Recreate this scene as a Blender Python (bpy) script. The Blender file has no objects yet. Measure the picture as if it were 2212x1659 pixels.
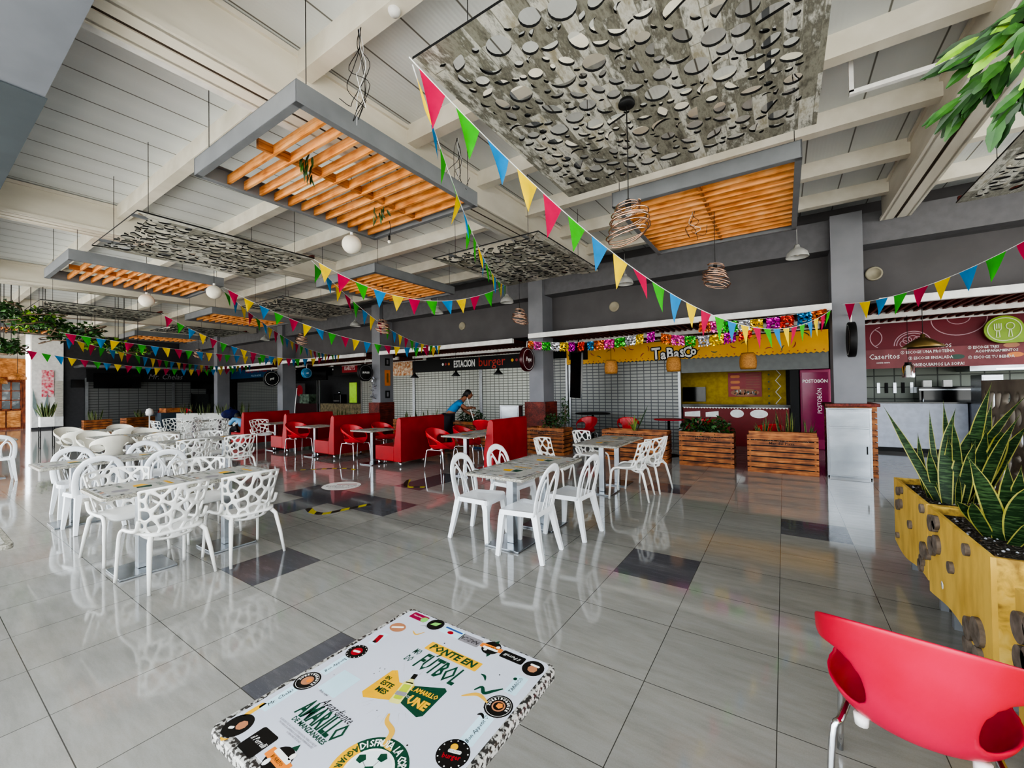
import bpy, bmesh, math, random
from math import sin, cos, pi, radians as R, sqrt, atan2
from mathutils import Vector, Matrix, noise
random.seed(7)
S = bpy.context.scene
COL = S.collection

# ------------------------------------------------------------------ materials
def lin(h):
    if isinstance(h, tuple): return h if len(h) == 4 else (*h, 1)
    h = h.lstrip('#'); v = [int(h[i:i+2], 16)/255 for i in (0, 2, 4)]
    return tuple([(c/12.92 if c <= .04045 else ((c+.055)/1.055)**2.4) for c in v] + [1])
MATS = {}
def new_mat(name):
    m = bpy.data.materials.new(name); m.use_nodes = True
    nt = m.node_tree; b = nt.nodes['Principled BSDF']; MATS[name] = m
    return m, nt, b
def N(nt, typ, **kw):
    n = nt.nodes.new(typ)
    for k, v in kw.items():
        if k == 'inp':
            for a, c in v.items(): n.inputs[a].default_value = c
        else: setattr(n, k, v)
    return n
def ramp(nt, stops, fac):
    r = nt.nodes.new('ShaderNodeValToRGB'); e = r.color_ramp.elements
    while len(e) < len(stops): e.new(.5)
    for i, (p, c) in enumerate(stops): e[i].position = p; e[i].color = lin(c)
    nt.links.new(fac, r.inputs[0]); return r
def mat(name, col, rough=.5, metal=0, col2=None, scale=8, stretch=(1, 1, 1), bump=0, spec=None, trans=0, emit=0, detail=4, coat=0, lo=.35, hi=.65, alpha=1, coord='Object'):
    if name in MATS: return MATS[name]
    m, nt, b = new_mat(name)
    b.inputs['Base Color'].default_value = lin(col); b.inputs['Roughness'].default_value = rough
    b.inputs['Metallic'].default_value = metal
    if spec is not None: b.inputs['Specular IOR Level'].default_value = spec
    if trans: b.inputs['Transmission Weight'].default_value = trans
    if coat: b.inputs['Coat Weight'].default_value = coat
    if emit:
        b.inputs['Emission Color'].default_value = lin(col); b.inputs['Emission Strength'].default_value = emit
    tc = N(nt, 'ShaderNodeTexCoord'); mp = N(nt, 'ShaderNodeMapping', inp={'Scale': stretch})
    nz = N(nt, 'ShaderNodeTexNoise', inp={'Scale': scale, 'Detail': detail})
    nt.links.new(tc.outputs[coord], mp.inputs[0]); nt.links.new(mp.outputs[0], nz.inputs[0])
    if col2 is None:
        c = lin(col); col2 = tuple(min(1, x*.86) for x in c[:3])
    r = ramp(nt, [(lo, col), (hi, col2)], nz.outputs[0]); nt.links.new(r.outputs[0], b.inputs['Base Color'])
    if bump:
        bp = N(nt, 'ShaderNodeBump', inp={'Strength': bump, 'Distance': .01}); nt.links.new(nz.outputs[0], bp.inputs['Height'])
        nt.links.new(bp.outputs[0], b.inputs['Normal'])
    return m
def wood(name, c1, c2, c3, rough=.5, axis=0, scale=3):
    m, nt, b = new_mat(name)
    tc = N(nt, 'ShaderNodeTexCoord'); st = [14, 14, 14]; st[axis] = 1
    mp = N(nt, 'ShaderNodeMapping', inp={'Scale': st})
    n1 = N(nt, 'ShaderNodeTexNoise', inp={'Scale': scale, 'Detail': 6, 'Distortion': .6})
    nt.links.new(tc.outputs['Object'], mp.inputs[0]); nt.links.new(mp.outputs[0], n1.inputs[0])
    n2 = N(nt, 'ShaderNodeTexNoise', inp={'Scale': 5, 'Detail': 2}); nt.links.new(tc.outputs['Object'], n2.inputs[0])
    mx = N(nt, 'ShaderNodeMath', operation='ADD'); nt.links.new(n1.outputs[0], mx.inputs[0])
    ml = N(nt, 'ShaderNodeMath', operation='MULTIPLY_ADD', inp={1: .7, 2: -.35}); nt.links.new(n2.outputs[0], ml.inputs[0]); nt.links.new(ml.outputs[0], mx.inputs[1])
    r = ramp(nt, [(.3, c1), (.5, c2), (.72, c3)], mx.outputs[0]); nt.links.new(r.outputs[0], b.inputs['Base Color'])
    b.inputs['Roughness'].default_value = rough
    return m

GREY = mat('grey_wall_paint', '#625f60', .75, col2='#5a5758', scale=2)
GREYD = mat('dark_grey_paint', '#4a494b', .8)
GREYL = mat('light_grey_column_paint', '#88888d', .7, scale=2)
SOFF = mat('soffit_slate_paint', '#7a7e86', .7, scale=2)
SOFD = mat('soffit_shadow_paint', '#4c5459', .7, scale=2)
STEEL = mat('cream_beam_paint', '#ece6d8', .5, col2='#dcd5c5', scale=3, stretch=(1, .3, 1))
STEELD = mat('beam_seam_dark', '#55483c', .8)
WHITEP = mat('white_paint', '#f2f0ec', .6)
BLACKM = mat('black_matte', '#0b0b0c', .6)
BLACKG = mat('black_gloss', '#060607', .12)
WPLAST = mat('white_plastic', '#f3f5f7', .32, col2='#e9ecef', scale=3)
IVORY = mat('ivory_plastic', '#e6e2d6', .38, col2='#d8d3c4', scale=3)
LATW = mat('lattice_white_plastic', '#f0efeb', .35, col2='#e4e3dd', scale=3)
REDP = mat('red_plastic', '#d2101e', .3, col2='#b80c18', scale=5)
PINKRED = mat('sun_faded_red_plastic', '#d0204a', .36, col2='#bd0a2c', scale=2.6, bump=.02)
REDV = mat('red_vinyl', '#a90b16', .36, col2='#960811', scale=3)
CHROME = mat('chrome', '#dfe1e4', .12, 1)
STAIN = mat('brushed_stainless', '#a9adb1', .24, 1, col2='#95999d', scale=4, stretch=(1, 1, 30))
STAINW = mat('bright_stainless', '#b4b8bc', .27, 1, col2='#94999e', scale=1.2, stretch=(1, 1, 2))
ALU = mat('aluminium_post', '#9b9d9f', .35, .8)
FRAMEG = mat('grey_steel_channel', '#7e8083', .45, 0, col2='#75777a', scale=4)
PINE = wood('orange_pine', '#f5b77e', '#eba05c', '#c1743a', .5, 0)
PINEY = wood('orange_pine_spine', '#cf9360', '#b87540', '#8a4a22', .5, 1)
PLANK = wood('stained_plank', '#c07c44', '#985a2e', '#5c331b', .5, 0)
PLANKY = wood('stained_plank_side', '#b87a4a', '#8d5430', '#57301a', .5, 1)
DARKRED = wood('dark_red_slat', '#8a3a2c', '#672419', '#3c150e', .6, 1)
FACADE = wood('restaurant_wood', '#a85a32', '#86401f', '#5a2813', .5, 2)
REED = wood('reed_roll', '#e0a468', '#bd7c43', '#7c4a22', .7, 1, 5)
YPLY = mat('yellow_stained_plywood', '#e2bd62', .5, col2='#c29a45', scale=6, stretch=(1, 1.5, .6), detail=8, lo=.4, hi=.75)
YEDGE = wood('yellow_plywood_end', '#e8c974', '#dcb65a', '#9a7a3e', .5, 1, 1.2)
SOIL = mat('soil_and_gravel', '#2a231e', .95, col2='#8d8782', scale=60, detail=2, bump=1, lo=.52, hi=.7)
DISC = mat('grey_wood_disc', '#83776d', .8, col2='#62574d', scale=20)
GRANITE = mat('speckled_granite', '#b5b3ae', .22, col2='#3a3735', scale=90, detail=2, lo=.46, hi=.56)
GRANT = mat('granite_tabletop', '#a9a69b', .25, col2='#7d7a70', scale=110, detail=2, lo=.45, hi=.6)
CARD = mat('printed_white_card', '#c6c9d4', .3, col2='#bfc3cf', scale=2)
CARDG = mat('worn_printed_card', '#b7b6b0', .35, col2='#8f8e86', scale=22, detail=5, lo=.5, hi=.75)
INK = mat('ink_black', '#141414', .4)
INKG = mat('ink_green', '#0f4a36', .4)
INKY = mat('ink_yellow', '#f2b721', .4)
INKR = mat('ink_red', '#a81f2b', .4)
INKW = mat('ink_white', '#f4f4f0', .4)
INKO = mat('ink_orange', '#e8893b', .4)
INKB = mat('ink_blue', '#3a5f9c', .4)
INKM = mat('ink_magenta', '#a01d4c', .4)
INKGY = mat('ink_grey', '#908c90', .5)
INKLB = mat('ink_pale_blue', '#c6e4f0', .4)
INKT = mat('ink_tan', '#b9805f', .5)
FLAG = {'pink': mat('pink_flag_fabric', '#c4004c', .8, trans=0), 'green': mat('green_flag_fabric', '#2fae12', .8), 'blue': mat('blue_flag_fabric', '#0f86c2', .8), 'yellow': mat('yellow_flag_fabric', '#eecb00', .8)}
CORD = mat('white_cord', '#eeeeee', .8)
FOIL = {k: mat(k+'_foil', c, .22, .75, col2=c2, scale=25) for k, c, c2 in (('orange', '#f08a3a', '#a84412'), ('pink', '#ff7ad2', '#c02a80'), ('green', '#5fe04a', '#1b7a22'), ('silver', '#f2f2f6', '#8a8a92'), ('gold', '#ffe52a', '#c79a08'), ('magenta', '#f02ad0', '#7d1270'), ('red', '#ff5a3a', '#a81512'), ('blue', '#2aa8e0', '#0c4470'))}
COPPER = mat('copper_wire', '#d9b39a', .2, 1)
LAMPGR = mat('grey_lamp_shade', '#b9b8b4', .4)
BRASS = mat('aged_brass', '#9b8354', .3, .9)
GLOBE = mat('paper_globe', '#e8e2d3', .7, trans=.0)
WICK = mat('wicker', '#c08a4a', .7, col2='#8c5c28', scale=40, stretch=(1, 1, 4))
GLASS = mat('clear_glass', '#f4f8f8', .03, trans=1.0)
LEAFD = mat('leaf_dark_green', '#2c4a22', .4, col2='#1b3517', scale=12)
LEAFM = mat('leaf_mid_green', '#41702c', .4, col2='#2a4f20', scale=12)
LEAFL = mat('leaf_light_green', '#9cc83c', .4, col2='#6fa02f', scale=12)
SNKD = mat('snake_leaf_dark', '#22381f', .5, spec=.3, col2='#46603a', scale=16, stretch=(1, 1, 6), detail=3, lo=.48, hi=.62)
SNKY = mat('snake_leaf_margin', '#a39f48', .5, col2='#b8b263', scale=8)
BARK = mat('branch_bark', '#7a6450', .9, col2='#574637', scale=12)
RUBBER = mat('black_rubber', '#161616', .7)
CABLE = mat('cable_black', '#17130f', .6)
TEALP = mat('teal_panel', '#2a7f71', .5)
OLIVEP = mat('olive_panel', '#6e5f1d', .5)
GLOWG = mat('lime_lit_panel', '#a6d24e', .5, emit=.35)
YWALL = mat('mustard_brick_paint', '#c9aa24', .6, col2='#b0921a', scale=9)
MAROON = mat('maroon_sign_panel', '#7a0c24', .5, col2='#6e0a1f', scale=2)
MENU = mat('menu_board_print', '#8c4246', .45, col2='#742c31', scale=2)
SKIN = mat('skin', '#8a5a42', .6)
SHIRT = mat('blue_cotton', '#2f79ac', .85)
NAVY = mat('navy_cotton', '#141a66', .8, col2='#0b0f3c', scale=6)
DENIM = mat('dark_trousers', '#1b1a22', .85)
LTBLUE = mat('light_blue_cotton', '#6fa6cf', .8)
HAIR = mat('black_hair', '#0e0b0a', .6)
COUNTW = mat('white_counter_panel', '#c5cbd8', .4)
BEIGES = mat('pale_metal_slat', '#c9c4b8', .6)
SKYB = mat('blue_sign_panel', '#0f4d78', .5)

def floor_mats():
    out = []
    for name, c1, c2, c3 in (('polished_tile', '#9c9a96', '#96948f', '#8f8d88'), ('dark_polished_tile', '#606066', '#59595e', '#68686e')):
        m, nt, b = new_mat(name)
        tc = N(nt, 'ShaderNodeTexCoord')
        sx = N(nt, 'ShaderNodeSeparateXYZ'); nt.links.new(tc.outputs['Object'], sx.inputs[0])
        masks = []; fl = []
        for ax, off in (('X', .0575), ('Y', -3.44)):
            a = N(nt, 'ShaderNodeMath', operation='ADD', inp={1: off+60.0*.6}); nt.links.new(sx.outputs[ax], a.inputs[0])
            d = N(nt, 'ShaderNodeMath', operation='DIVIDE', inp={1: .6}); nt.links.new(a.outputs[0], d.inputs[0])
            fr = N(nt, 'ShaderNodeMath', operation='FRACT'); nt.links.new(d.outputs[0], fr.inputs[0])
            f2 = N(nt, 'ShaderNodeMath', operation='FLOOR'); nt.links.new(d.outputs[0], f2.inputs[0]); fl.append(f2)
            s = N(nt, 'ShaderNodeMath', operation='SUBTRACT', inp={1: .5}); nt.links.new(fr.outputs[0], s.inputs[0])
            ab = N(nt, 'ShaderNodeMath', operation='ABSOLUTE'); nt.links.new(s.outputs[0], ab.inputs[0])
            g = N(nt, 'ShaderNodeMath', operation='GREATER_THAN', inp={1: .4965}); nt.links.new(ab.outputs[0], g.inputs[0]); masks.append(g)
        mx = N(nt, 'ShaderNodeMath', operation='MAXIMUM'); nt.links.new(masks[0].outputs[0], mx.inputs[0]); nt.links.new(masks[1].outputs[0], mx.inputs[1])
        cb = N(nt, 'ShaderNodeCombineXYZ'); nt.links.new(fl[0].outputs[0], cb.inputs[0]); nt.links.new(fl[1].outputs[0], cb.inputs[1])
        wn = N(nt, 'ShaderNodeTexWhiteNoise'); nt.links.new(cb.outputs[0], wn.inputs[0])
        mp = N(nt, 'ShaderNodeMapping', inp={'Scale': (1.2, 6, 1), 'Rotation': (0, 0, .25)}); nt.links.new(tc.outputs['Object'], mp.inputs[0])
        nz = N(nt, 'ShaderNodeTexNoise', inp={'Scale': 2.5, 'Detail': 8, 'Roughness': .65}); nt.links.new(mp.outputs[0], nz.inputs[0])
        nf = N(nt, 'ShaderNodeTexNoise', inp={'Scale': 160, 'Detail': 2}); nt.links.new(tc.outputs['Object'], nf.inputs[0])
        av = N(nt, 'ShaderNodeMath', operation='MULTIPLY_ADD', inp={1: .25, 2: 0}); nt.links.new(nf.outputs[0], av.inputs[0])
        av2 = N(nt, 'ShaderNodeMath', operation='MULTIPLY_ADD', inp={1: .75}); nt.links.new(nz.outputs[0], av2.inputs[0]); nt.links.new(av.outputs[0], av2.inputs[2])
        r = ramp(nt, [(.38, c3), (.5, c2), (.62, c1)], av2.outputs[0])
        hs = N(nt, 'ShaderNodeHueSaturation'); nt.links.new(r.outputs[0], hs.inputs['Color'])
        vv = N(nt, 'ShaderNodeMath', operation='MULTIPLY_ADD', inp={1: .08, 2: .96}); nt.links.new(wn.outputs[0], vv.inputs[0]); nt.links.new(vv.outputs[0], hs.inputs['Value'])
        mc = N(nt, 'ShaderNodeMix', data_type='RGBA'); mc.inputs[7].default_value = lin('#4c4a46')
        nt.links.new(mx.outputs[0], mc.inputs[0]); nt.links.new(hs.outputs[0], mc.inputs[6]); nt.links.new(mc.outputs[2], b.inputs['Base Color'])
        b.inputs['Roughness'].default_value = .07; b.inputs['Specular IOR Level'].default_value = .7
        rr = N(nt, 'ShaderNodeMath', operation='MULTIPLY_ADD', inp={1: .12, 2: .01}); nt.links.new(nz.outputs[0], rr.inputs[0]); nt.links.new(rr.outputs[0], b.inputs['Roughness'])
        out.append(m)
    return out
TILE, TILED = floor_mats()

def deck_mat():
    m, nt, b = new_mat('ribbed_roof_panel')
    tc = N(nt, 'ShaderNodeTexCoord'); sx = N(nt, 'ShaderNodeSeparateXYZ'); nt.links.new(tc.outputs['Object'], sx.inputs[0])
    a = N(nt, 'ShaderNodeMath', operation='ADD', inp={1: 60+.17}); nt.links.new(sx.outputs['X'], a.inputs[0])
    d = N(nt, 'ShaderNodeMath', operation='DIVIDE', inp={1: .5}); nt.links.new(a.outputs[0], d.inputs[0])
    fr = N(nt, 'ShaderNodeMath', operation='FRACT'); nt.links.new(d.outputs[0], fr.inputs[0])
    s = N(nt, 'ShaderNodeMath', operation='SUBTRACT', inp={1: .5}); nt.links.new(fr.outputs[0], s.inputs[0])
    ab = N(nt, 'ShaderNodeMath', operation='ABSOLUTE'); nt.links.new(s.outputs[0], ab.inputs[0])
    r = ramp(nt, [(.0, '#dfe2e1'), (.478, '#d8dbda'), (.488, '#7f7e79'), (.5, '#6f6e69')], ab.outputs[0])
    w = N(nt, 'ShaderNodeMath', operation='MULTIPLY', inp={1: 12*2*pi}); nt.links.new(fr.outputs[0], w.inputs[0])
    sn = N(nt, 'ShaderNodeMath', operation='SINE'); nt.links.new(w.outputs[0], sn.inputs[0])
    bp = N(nt, 'ShaderNodeBump', inp={'Strength': .12, 'Distance': .004}); nt.links.new(sn.outputs[0], bp.inputs['Height'])
    nt.links.new(r.outputs[0], b.inputs['Base Color']); nt.links.new(bp.outputs[0], b.inputs['Normal']); b.inputs['Roughness'].default_value = .5
    return m
DECK = deck_mat()

def shutter_mat(name, base, slot, axis='X', bw=.16, rh=.085):
    m, nt, b = new_mat(name)
    tc = N(nt, 'ShaderNodeTexCoord'); sx = N(nt, 'ShaderNodeSeparateXYZ'); nt.links.new(tc.outputs['Object'], sx.inputs[0])
    cb = N(nt, 'ShaderNodeCombineXYZ'); nt.links.new(sx.outputs[axis], cb.inputs[0]); nt.links.new(sx.outputs['Z'], cb.inputs[1])
    br = N(nt, 'ShaderNodeTexBrick', offset=0, inp={'Scale': 1, 'Mortar Size': .014, 'Mortar Smooth': .3, 'Brick Width': bw, 'Row Height': rh})
    br.inputs['Color1'].default_value = lin(base); br.inputs['Color2'].default_value = lin(base); br.inputs['Mortar'].default_value = lin(slot)
    nt.links.new(cb.outputs[0], br.inputs[0]); nt.links.new(br.outputs[0], b.inputs['Base Color'])
    bp = N(nt, 'ShaderNodeBump', inp={'Strength': .6, 'Distance': .01}); bp.invert = True
    nt.links.new(br.outputs['Fac'], bp.inputs['Height']); nt.links.new(bp.outputs[0], b.inputs['Normal'])
    b.inputs['Roughness'].default_value = .4; b.inputs['Metallic'].default_value = .3
    return m
SHUT = shutter_mat('perforated_roller_shutter', '#8c8d88', '#55565a', bw=.2, rh=.095)
SHUTB = shutter_mat('bright_roller_shutter', '#b0b1a8', '#6c6d66', bw=.2, rh=.095)
SHUTY = shutter_mat('end_roller_shutter', '#787977', '#434443', 'Y', .4, .14)
STONE = shutter_mat('tiled_splashback', '#6d7269', '#3c403b', 'X', .4, .3)

def board_mat():
    m, nt, b = new_mat('weathered_plank_print')
    tc = N(nt, 'ShaderNodeTexCoord'); sx = N(nt, 'ShaderNodeSeparateXYZ'); nt.links.new(tc.outputs['Object'], sx.inputs[0])
    cb = N(nt, 'ShaderNodeCombineXYZ'); nt.links.new(sx.outputs['Y'], cb.inputs[0]); nt.links.new(sx.outputs['X'], cb.inputs[1])
    br = N(nt, 'ShaderNodeTexBrick', inp={'Scale': 1, 'Mortar Size': .003, 'Brick Width': .5, 'Row Height': .1, 'Bias': 0})
    br.inputs['Color1'].default_value = (0, 0, 0, 1); br.inputs['Color2'].default_value = (1, 1, 1, 1); br.inputs['Mortar'].default_value = (.1, .1, .1, 1)
    nt.links.new(cb.outputs[0], br.inputs[0])
    mp = N(nt, 'ShaderNodeMapping', inp={'Scale': (5, 1.6, 1)}); nt.links.new(tc.outputs['Object'], mp.inputs[0])
    nz = N(nt, 'ShaderNodeTexNoise', inp={'Scale': 3, 'Detail': 8, 'Roughness': .7}); nt.links.new(mp.outputs[0], nz.inputs[0])
    mm = N(nt, 'ShaderNodeMath', operation='MULTIPLY_ADD', inp={1: .45}); nt.links.new(br.outputs[0], mm.inputs[0])
    n2 = N(nt, 'ShaderNodeMath', operation='MULTIPLY_ADD', inp={1: 1.1, 2: -.28}); nt.links.new(nz.outputs[0], n2.inputs[0]); nt.links.new(n2.outputs[0], mm.inputs[2])
    r = ramp(nt, [(.15, '#545148'), (.35, '#98968a'), (.48, '#706e64'), (.62, '#d2d1c8'), (.8, '#a39c87')], mm.outputs[0])
    nt.links.new(r.outputs[0], b.inputs['Base Color']); b.inputs['Roughness'].default_value = .45
    return m
BOARD = board_mat()
HAZ = None
def haz_mat():
    m, nt, b = new_mat('hazard_tape_stripes')
    tc = N(nt, 'ShaderNodeTexCoord')
    w = N(nt, 'ShaderNodeTexWave', inp={'Scale': 2.2}); w.bands_direction = 'DIAGONAL'; nt.links.new(tc.outputs['Object'], w.inputs[0])
    r = ramp(nt, [(.49, '#2a2821'), (.51, '#b8ab2a')], w.outputs[0]); r.color_ramp.interpolation = 'CONSTANT'
    nt.links.new(r.outputs[0], b.inputs['Base Color']); b.inputs['Roughness'].default_value = .5
    return m
HAZ = haz_mat()

# ------------------------------------------------------------------ mesh builder
class MB:
    def __init__(s): s.v = []; s.f = []; s.mi = []; s.sm = []; s.mats = []; s.M = Matrix.Identity(4)
    def mid(s, m):
        if m not in s.mats: s.mats.append(m)
        return s.mats.index(m)
    def add(s, vs, fs, m, smooth=False):
        o = len(s.v); s.v += [s.M @ Vector(p) for p in vs]; k = s.mid(m)
        for f in fs: s.f.append([i+o for i in f]); s.mi.append(k); s.sm.append(smooth)
    def box(s, a, b, m, smooth=False):
        (x0, y0, z0), (x1, y1, z1) = a, b
        s.add([(x0, y0, z0), (x1, y0, z0), (x1, y1, z0), (x0, y1, z0), (x0, y0, z1), (x1, y0, z1), (x1, y1, z1), (x0, y1, z1)],
              [(0, 3, 2, 1), (4, 5, 6, 7), (0, 1, 5, 4), (1, 2, 6, 5), (2, 3, 7, 6), (3, 0, 4, 7)], m, smooth)
    def sweep(s, pts, w, h=None, m=None, n=8, up=(0, 0, 1), closed=False, smooth=True, sq=False):
        """tube through pts; half width w across, half height h; w/h numbers or lists"""
        P = [Vector(p) for p in pts]; L = len(P)
        if h is None: h = w
        wl = w if isinstance(w, (list, tuple)) else [w]*L; hl = h if isinstance(h, (list, tuple)) else [h]*L
        vs = []; side0 = None
        for i, p in enumerate(P):
            a = P[(i-1) % L] if (closed or i > 0) else p; b = P[(i+1) % L] if (closed or i < L-1) else p
            t = (b-a).normalized() if (b-a).length > 1e-9 else Vector((0, 0, 1))
            if up is None:
                if side0 is None:
                    side = t.cross(Vector((0, 0, 1))); side = side if side.length > .1 else t.cross(Vector((0, 1, 0)))
                else: side = side0 - t*side0.dot(t)
                side.normalize(); side0 = side
            else:
                side = t.cross(Vector(up))
                if side.length < .15: side = side0 - t*side0.dot(t) if side0 is not None else t.cross(Vector((0, 1, .01)))
                side.normalize(); side0 = side
            u = side.cross(t).normalized()
            for k in range(n):
                if sq:
                    c, d = ((1, 1), (-1, 1), (-1, -1), (1, -1))[k % 4]
                else: c, d = cos(2*pi*k/n), sin(2*pi*k/n)
                vs.append(p + side*(c*wl[i]) + u*(d*hl[i]))
        if sq: n = 4; vs2 = []; 
        fs = []
        if sq:
            st = len(vs)//L; vs = [vs[i*st+k] for i in range(L) for k in range(4)]
        for i in range(L if closed else L-1):
            j = (i+1) % L
            for k in range(n): fs.append((i*n+k, i*n+(k+1) % n, j*n+(k+1) % n, j*n+k))
        if not closed: fs.append(tuple(range(n-1, -1, -1))); fs.append(tuple((L-1)*n+k for k in range(n)))
        s.add(vs, fs, m, smooth and not sq)
    def lathe(s, prof, m, n=24, c=(0, 0, 0), smooth=True, cap=True):
        vs = []; fs = []
        for r, z in prof:
            for k in range(n): vs.append((c[0]+r*cos(2*pi*k/n), c[1]+r*sin(2*pi*k/n), c[2]+z))
        for i in range(len(prof)-1):
            for k in range(n): fs.append((i*n+k, i*n+(k+1) % n, (i+1)*n+(k+1) % n, (i+1)*n+k))
        if cap: fs.append(tuple(range(n-1, -1, -1))); fs.append(tuple((len(prof)-1)*n+k for k in range(n)))
        s.add(vs, fs, m, smooth)
    def prism(s, poly, z0, z1, m, smooth=False):
        n = len(poly); vs = [(x, y, z0) for x, y in poly]+[(x, y, z1) for x, y in poly]
        fs = [tuple(range(n-1, -1, -1)), tuple(range(n, 2*n))]+[(k, (k+1) % n, n+(k+1) % n, n+k) for k in range(n)]
        s.add(vs, fs, m, smooth)
    def flat(s, poly, z, m): s.add([(x, y, z) for x, y in poly], [tuple(range(len(poly)))], m)
    def sphere(s, c, r, m, n=16, sc=(1, 1, 1)):
        pr = [(max(.001, r*sin(pi*i/(n//2+1))), -r*cos(pi*i/(n//2+1))) for i in range(n//2+2)]
        vs = []; fs = []
        for q, z in pr:
            for k in range(n): vs.append((c[0]+sc[0]*q*cos(2*pi*k/n), c[1]+sc[1]*q*sin(2*pi*k/n), c[2]+sc[2]*z))
        for i in range(len(pr)-1):
            for k in range(n): fs.append((i*n+k, i*n+(k+1) % n, (i+1)*n+(k+1) % n, (i+1)*n+k))
        s.add(vs, fs, m, True)
    def text(s, txt, m, size=.1, ex=.001, xs=1, align='CENTER', shear=0, bold=0, res=2, sp=1):
        cu = bpy.data.curves.new('t', 'FONT'); cu.body = txt; cu.size = size; cu.extrude = ex; cu.align_x = align; cu.align_y = 'CENTER'
        cu.resolution_u = res; cu.shear = shear; cu.offset = bold; cu.space_character = sp
        o = bpy.data.objects.new('t', cu); me = o.to_mesh()
        s.add([(v.co.x*xs, v.co.y, v.co.z) for v in me.vertices], [tuple(p.vertices) for p in me.polygons], m)
        o.to_mesh_clear(); bpy.data.objects.remove(o); bpy.data.curves.remove(cu)
    def build(s, name, parent=None, bevel=0, sub=0, loc=None, rotz=0, solid=0):
        me = bpy.data.meshes.new(name); me.from_pydata([tuple(v) for v in s.v], [], s.f)
        for m in s.mats: me.materials.append(m)
        me.polygons.foreach_set('material_index', s.mi); me.polygons.foreach_set('use_smooth', s.sm); me.update()
        o = bpy.data.objects.new(name, me); COL.objects.link(o)
        if parent: o.parent = parent
        if loc: o.location = loc
        if rotz: o.rotation_euler = (0, 0, rotz)
        if solid:
            q = o.modifiers.new('s', 'SOLIDIFY'); q.thickness = solid; q.offset = 0
        if bevel:
            q = o.modifiers.new('b', 'BEVEL'); q.width = bevel; q.segments = 2; q.limit_method = 'ANGLE'
        if sub:
            q = o.modifiers.new('u', 'SUBSURF'); q.levels = sub; q.render_levels = sub
        return o
def T(x=0, y=0, z=0): return Matrix.Translation((x, y, z))
def RX(a): return Matrix.Rotation(a, 4, 'X')
def RY(a): return Matrix.Rotation(a, 4, 'Y')
def RZ(a): return Matrix.Rotation(a, 4, 'Z')
def tag(o, label, cat, group=None, kind=None):
    o['label'] = label; o['category'] = cat
    if group: o['group'] = group
    if kind: o['kind'] = kind
    return o
def thing(name, label, cat, loc=(0, 0, 0), rotz=0, group=None):
    o = bpy.data.objects.new(name, None); COL.objects.link(o); o.location = loc; o.rotation_euler = (0, 0, rotz); o.empty_display_size = .1
    return tag(o, label, cat, group)
def struct(o, label=None, cat='structure'):
    o['kind'] = 'structure'; o['category'] = cat
    if label: o['label'] = label
    return o
def dup(root, loc, rotz=0, label=None, group=None, scale=None):
    def cp(o, par):
        c = o.copy(); COL.objects.link(c)
        if par: c.parent = par
        for ch in o.children: cp(ch, c)
        return c
    r = cp(root, None); r.location = loc; r.rotation_euler = (0, 0, rotz)
    if label: r['label'] = label
    if group: r['group'] = group
    if scale: r.scale = scale
    return r
class Proto:
    """first use moves the built thing itself, later uses copy it"""
    def __init__(s, make): s.o = make(); s.used = False
    def put(s, loc, rotz, label, group=None, scale=None):
        if not s.used:
            s.used = True; r = s.o; r.location = loc; r.rotation_euler = (0, 0, rotz); r['label'] = label
            if group: r['group'] = group
            if scale: r.scale = scale
            s.src = r; return r
        return dup(s.o, loc, rotz, label, group, scale)
def arc(cx, cy, r, a0, a1, n): return [(cx+r*cos(a0+(a1-a0)*i/n), cy+r*sin(a0+(a1-a0)*i/n)) for i in range(n+1)]
def rrect(x0, y0, x1, y1, r, n=5):
    return arc(x1-r, y1-r, r, 0, pi/2, n)+arc(x0+r, y1-r, r, pi/2, pi, n)+arc(x0+r, y0+r, r, pi, 1.5*pi, n)+arc(x1-r, y0+r, r, 1.5*pi, 2*pi, n)
def bez(P, n=10):
    """Catmull-Rom through points"""
    P = [Vector(p) for p in P]; Q = [P[0]*2-P[1]]+P+[P[-1]*2-P[-2]]; out = []
    for i in range(1, len(Q)-2):
        for k in range(n):
            t = k/n; a, b, c, d = Q[i-1:i+3]
            out.append(.5*((2*b)+(c-a)*t+(2*a-5*b+4*c-d)*t*t+(3*b-a-3*c+d)*t**3))
    out.append(P[-1]); return out
EXPO = 0.0
# ------------------------------------------------------------------ camera, sky, light
cd = bpy.data.cameras.new('camera'); cam = bpy.data.objects.new('camera', cd); COL.objects.link(cam)
cd.sensor_width = 36; cd.lens = 887.8/2212*36; cd.clip_start = .05; cd.clip_end = 300
yw, pt, rl = R(33.468), R(.8177), R(-.8228)
Fv = Vector((-sin(yw)*cos(pt), cos(yw)*cos(pt), sin(pt))); Rv = Vector((cos(yw), sin(yw), 0)); Uv = Rv.cross(Fv)
R2 = Rv*cos(rl)+Uv*sin(rl); U2 = -Rv*sin(rl)+Uv*cos(rl)
cam.matrix_world = Matrix(((R2.x, U2.x, -Fv.x, 0), (R2.y, U2.y, -Fv.y, 0), (R2.z, U2.z, -Fv.z, 1.575), (0, 0, 0, 1)))
S.camera = cam
S.view_settings.view_transform = 'AgX'; S.view_settings.look = 'AgX - High Contrast'; S.view_settings.exposure = EXPO
S.cycles.max_bounces = 7; S.cycles.diffuse_bounces = 4; S.cycles.glossy_bounces = 4; S.cycles.transmission_bounces = 4
S.cycles.caustics_reflective = False; S.cycles.caustics_refractive = False; S.cycles.sample_clamp_indirect = 4
S.cycles.use_denoising = True; S.cycles.use_adaptive_sampling = True; S.cycles.adaptive_threshold = .035
W = bpy.data.worlds.new('world'); S.world = W; W.use_nodes = True
wn = W.node_tree; bg = wn.nodes['Background']
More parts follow.
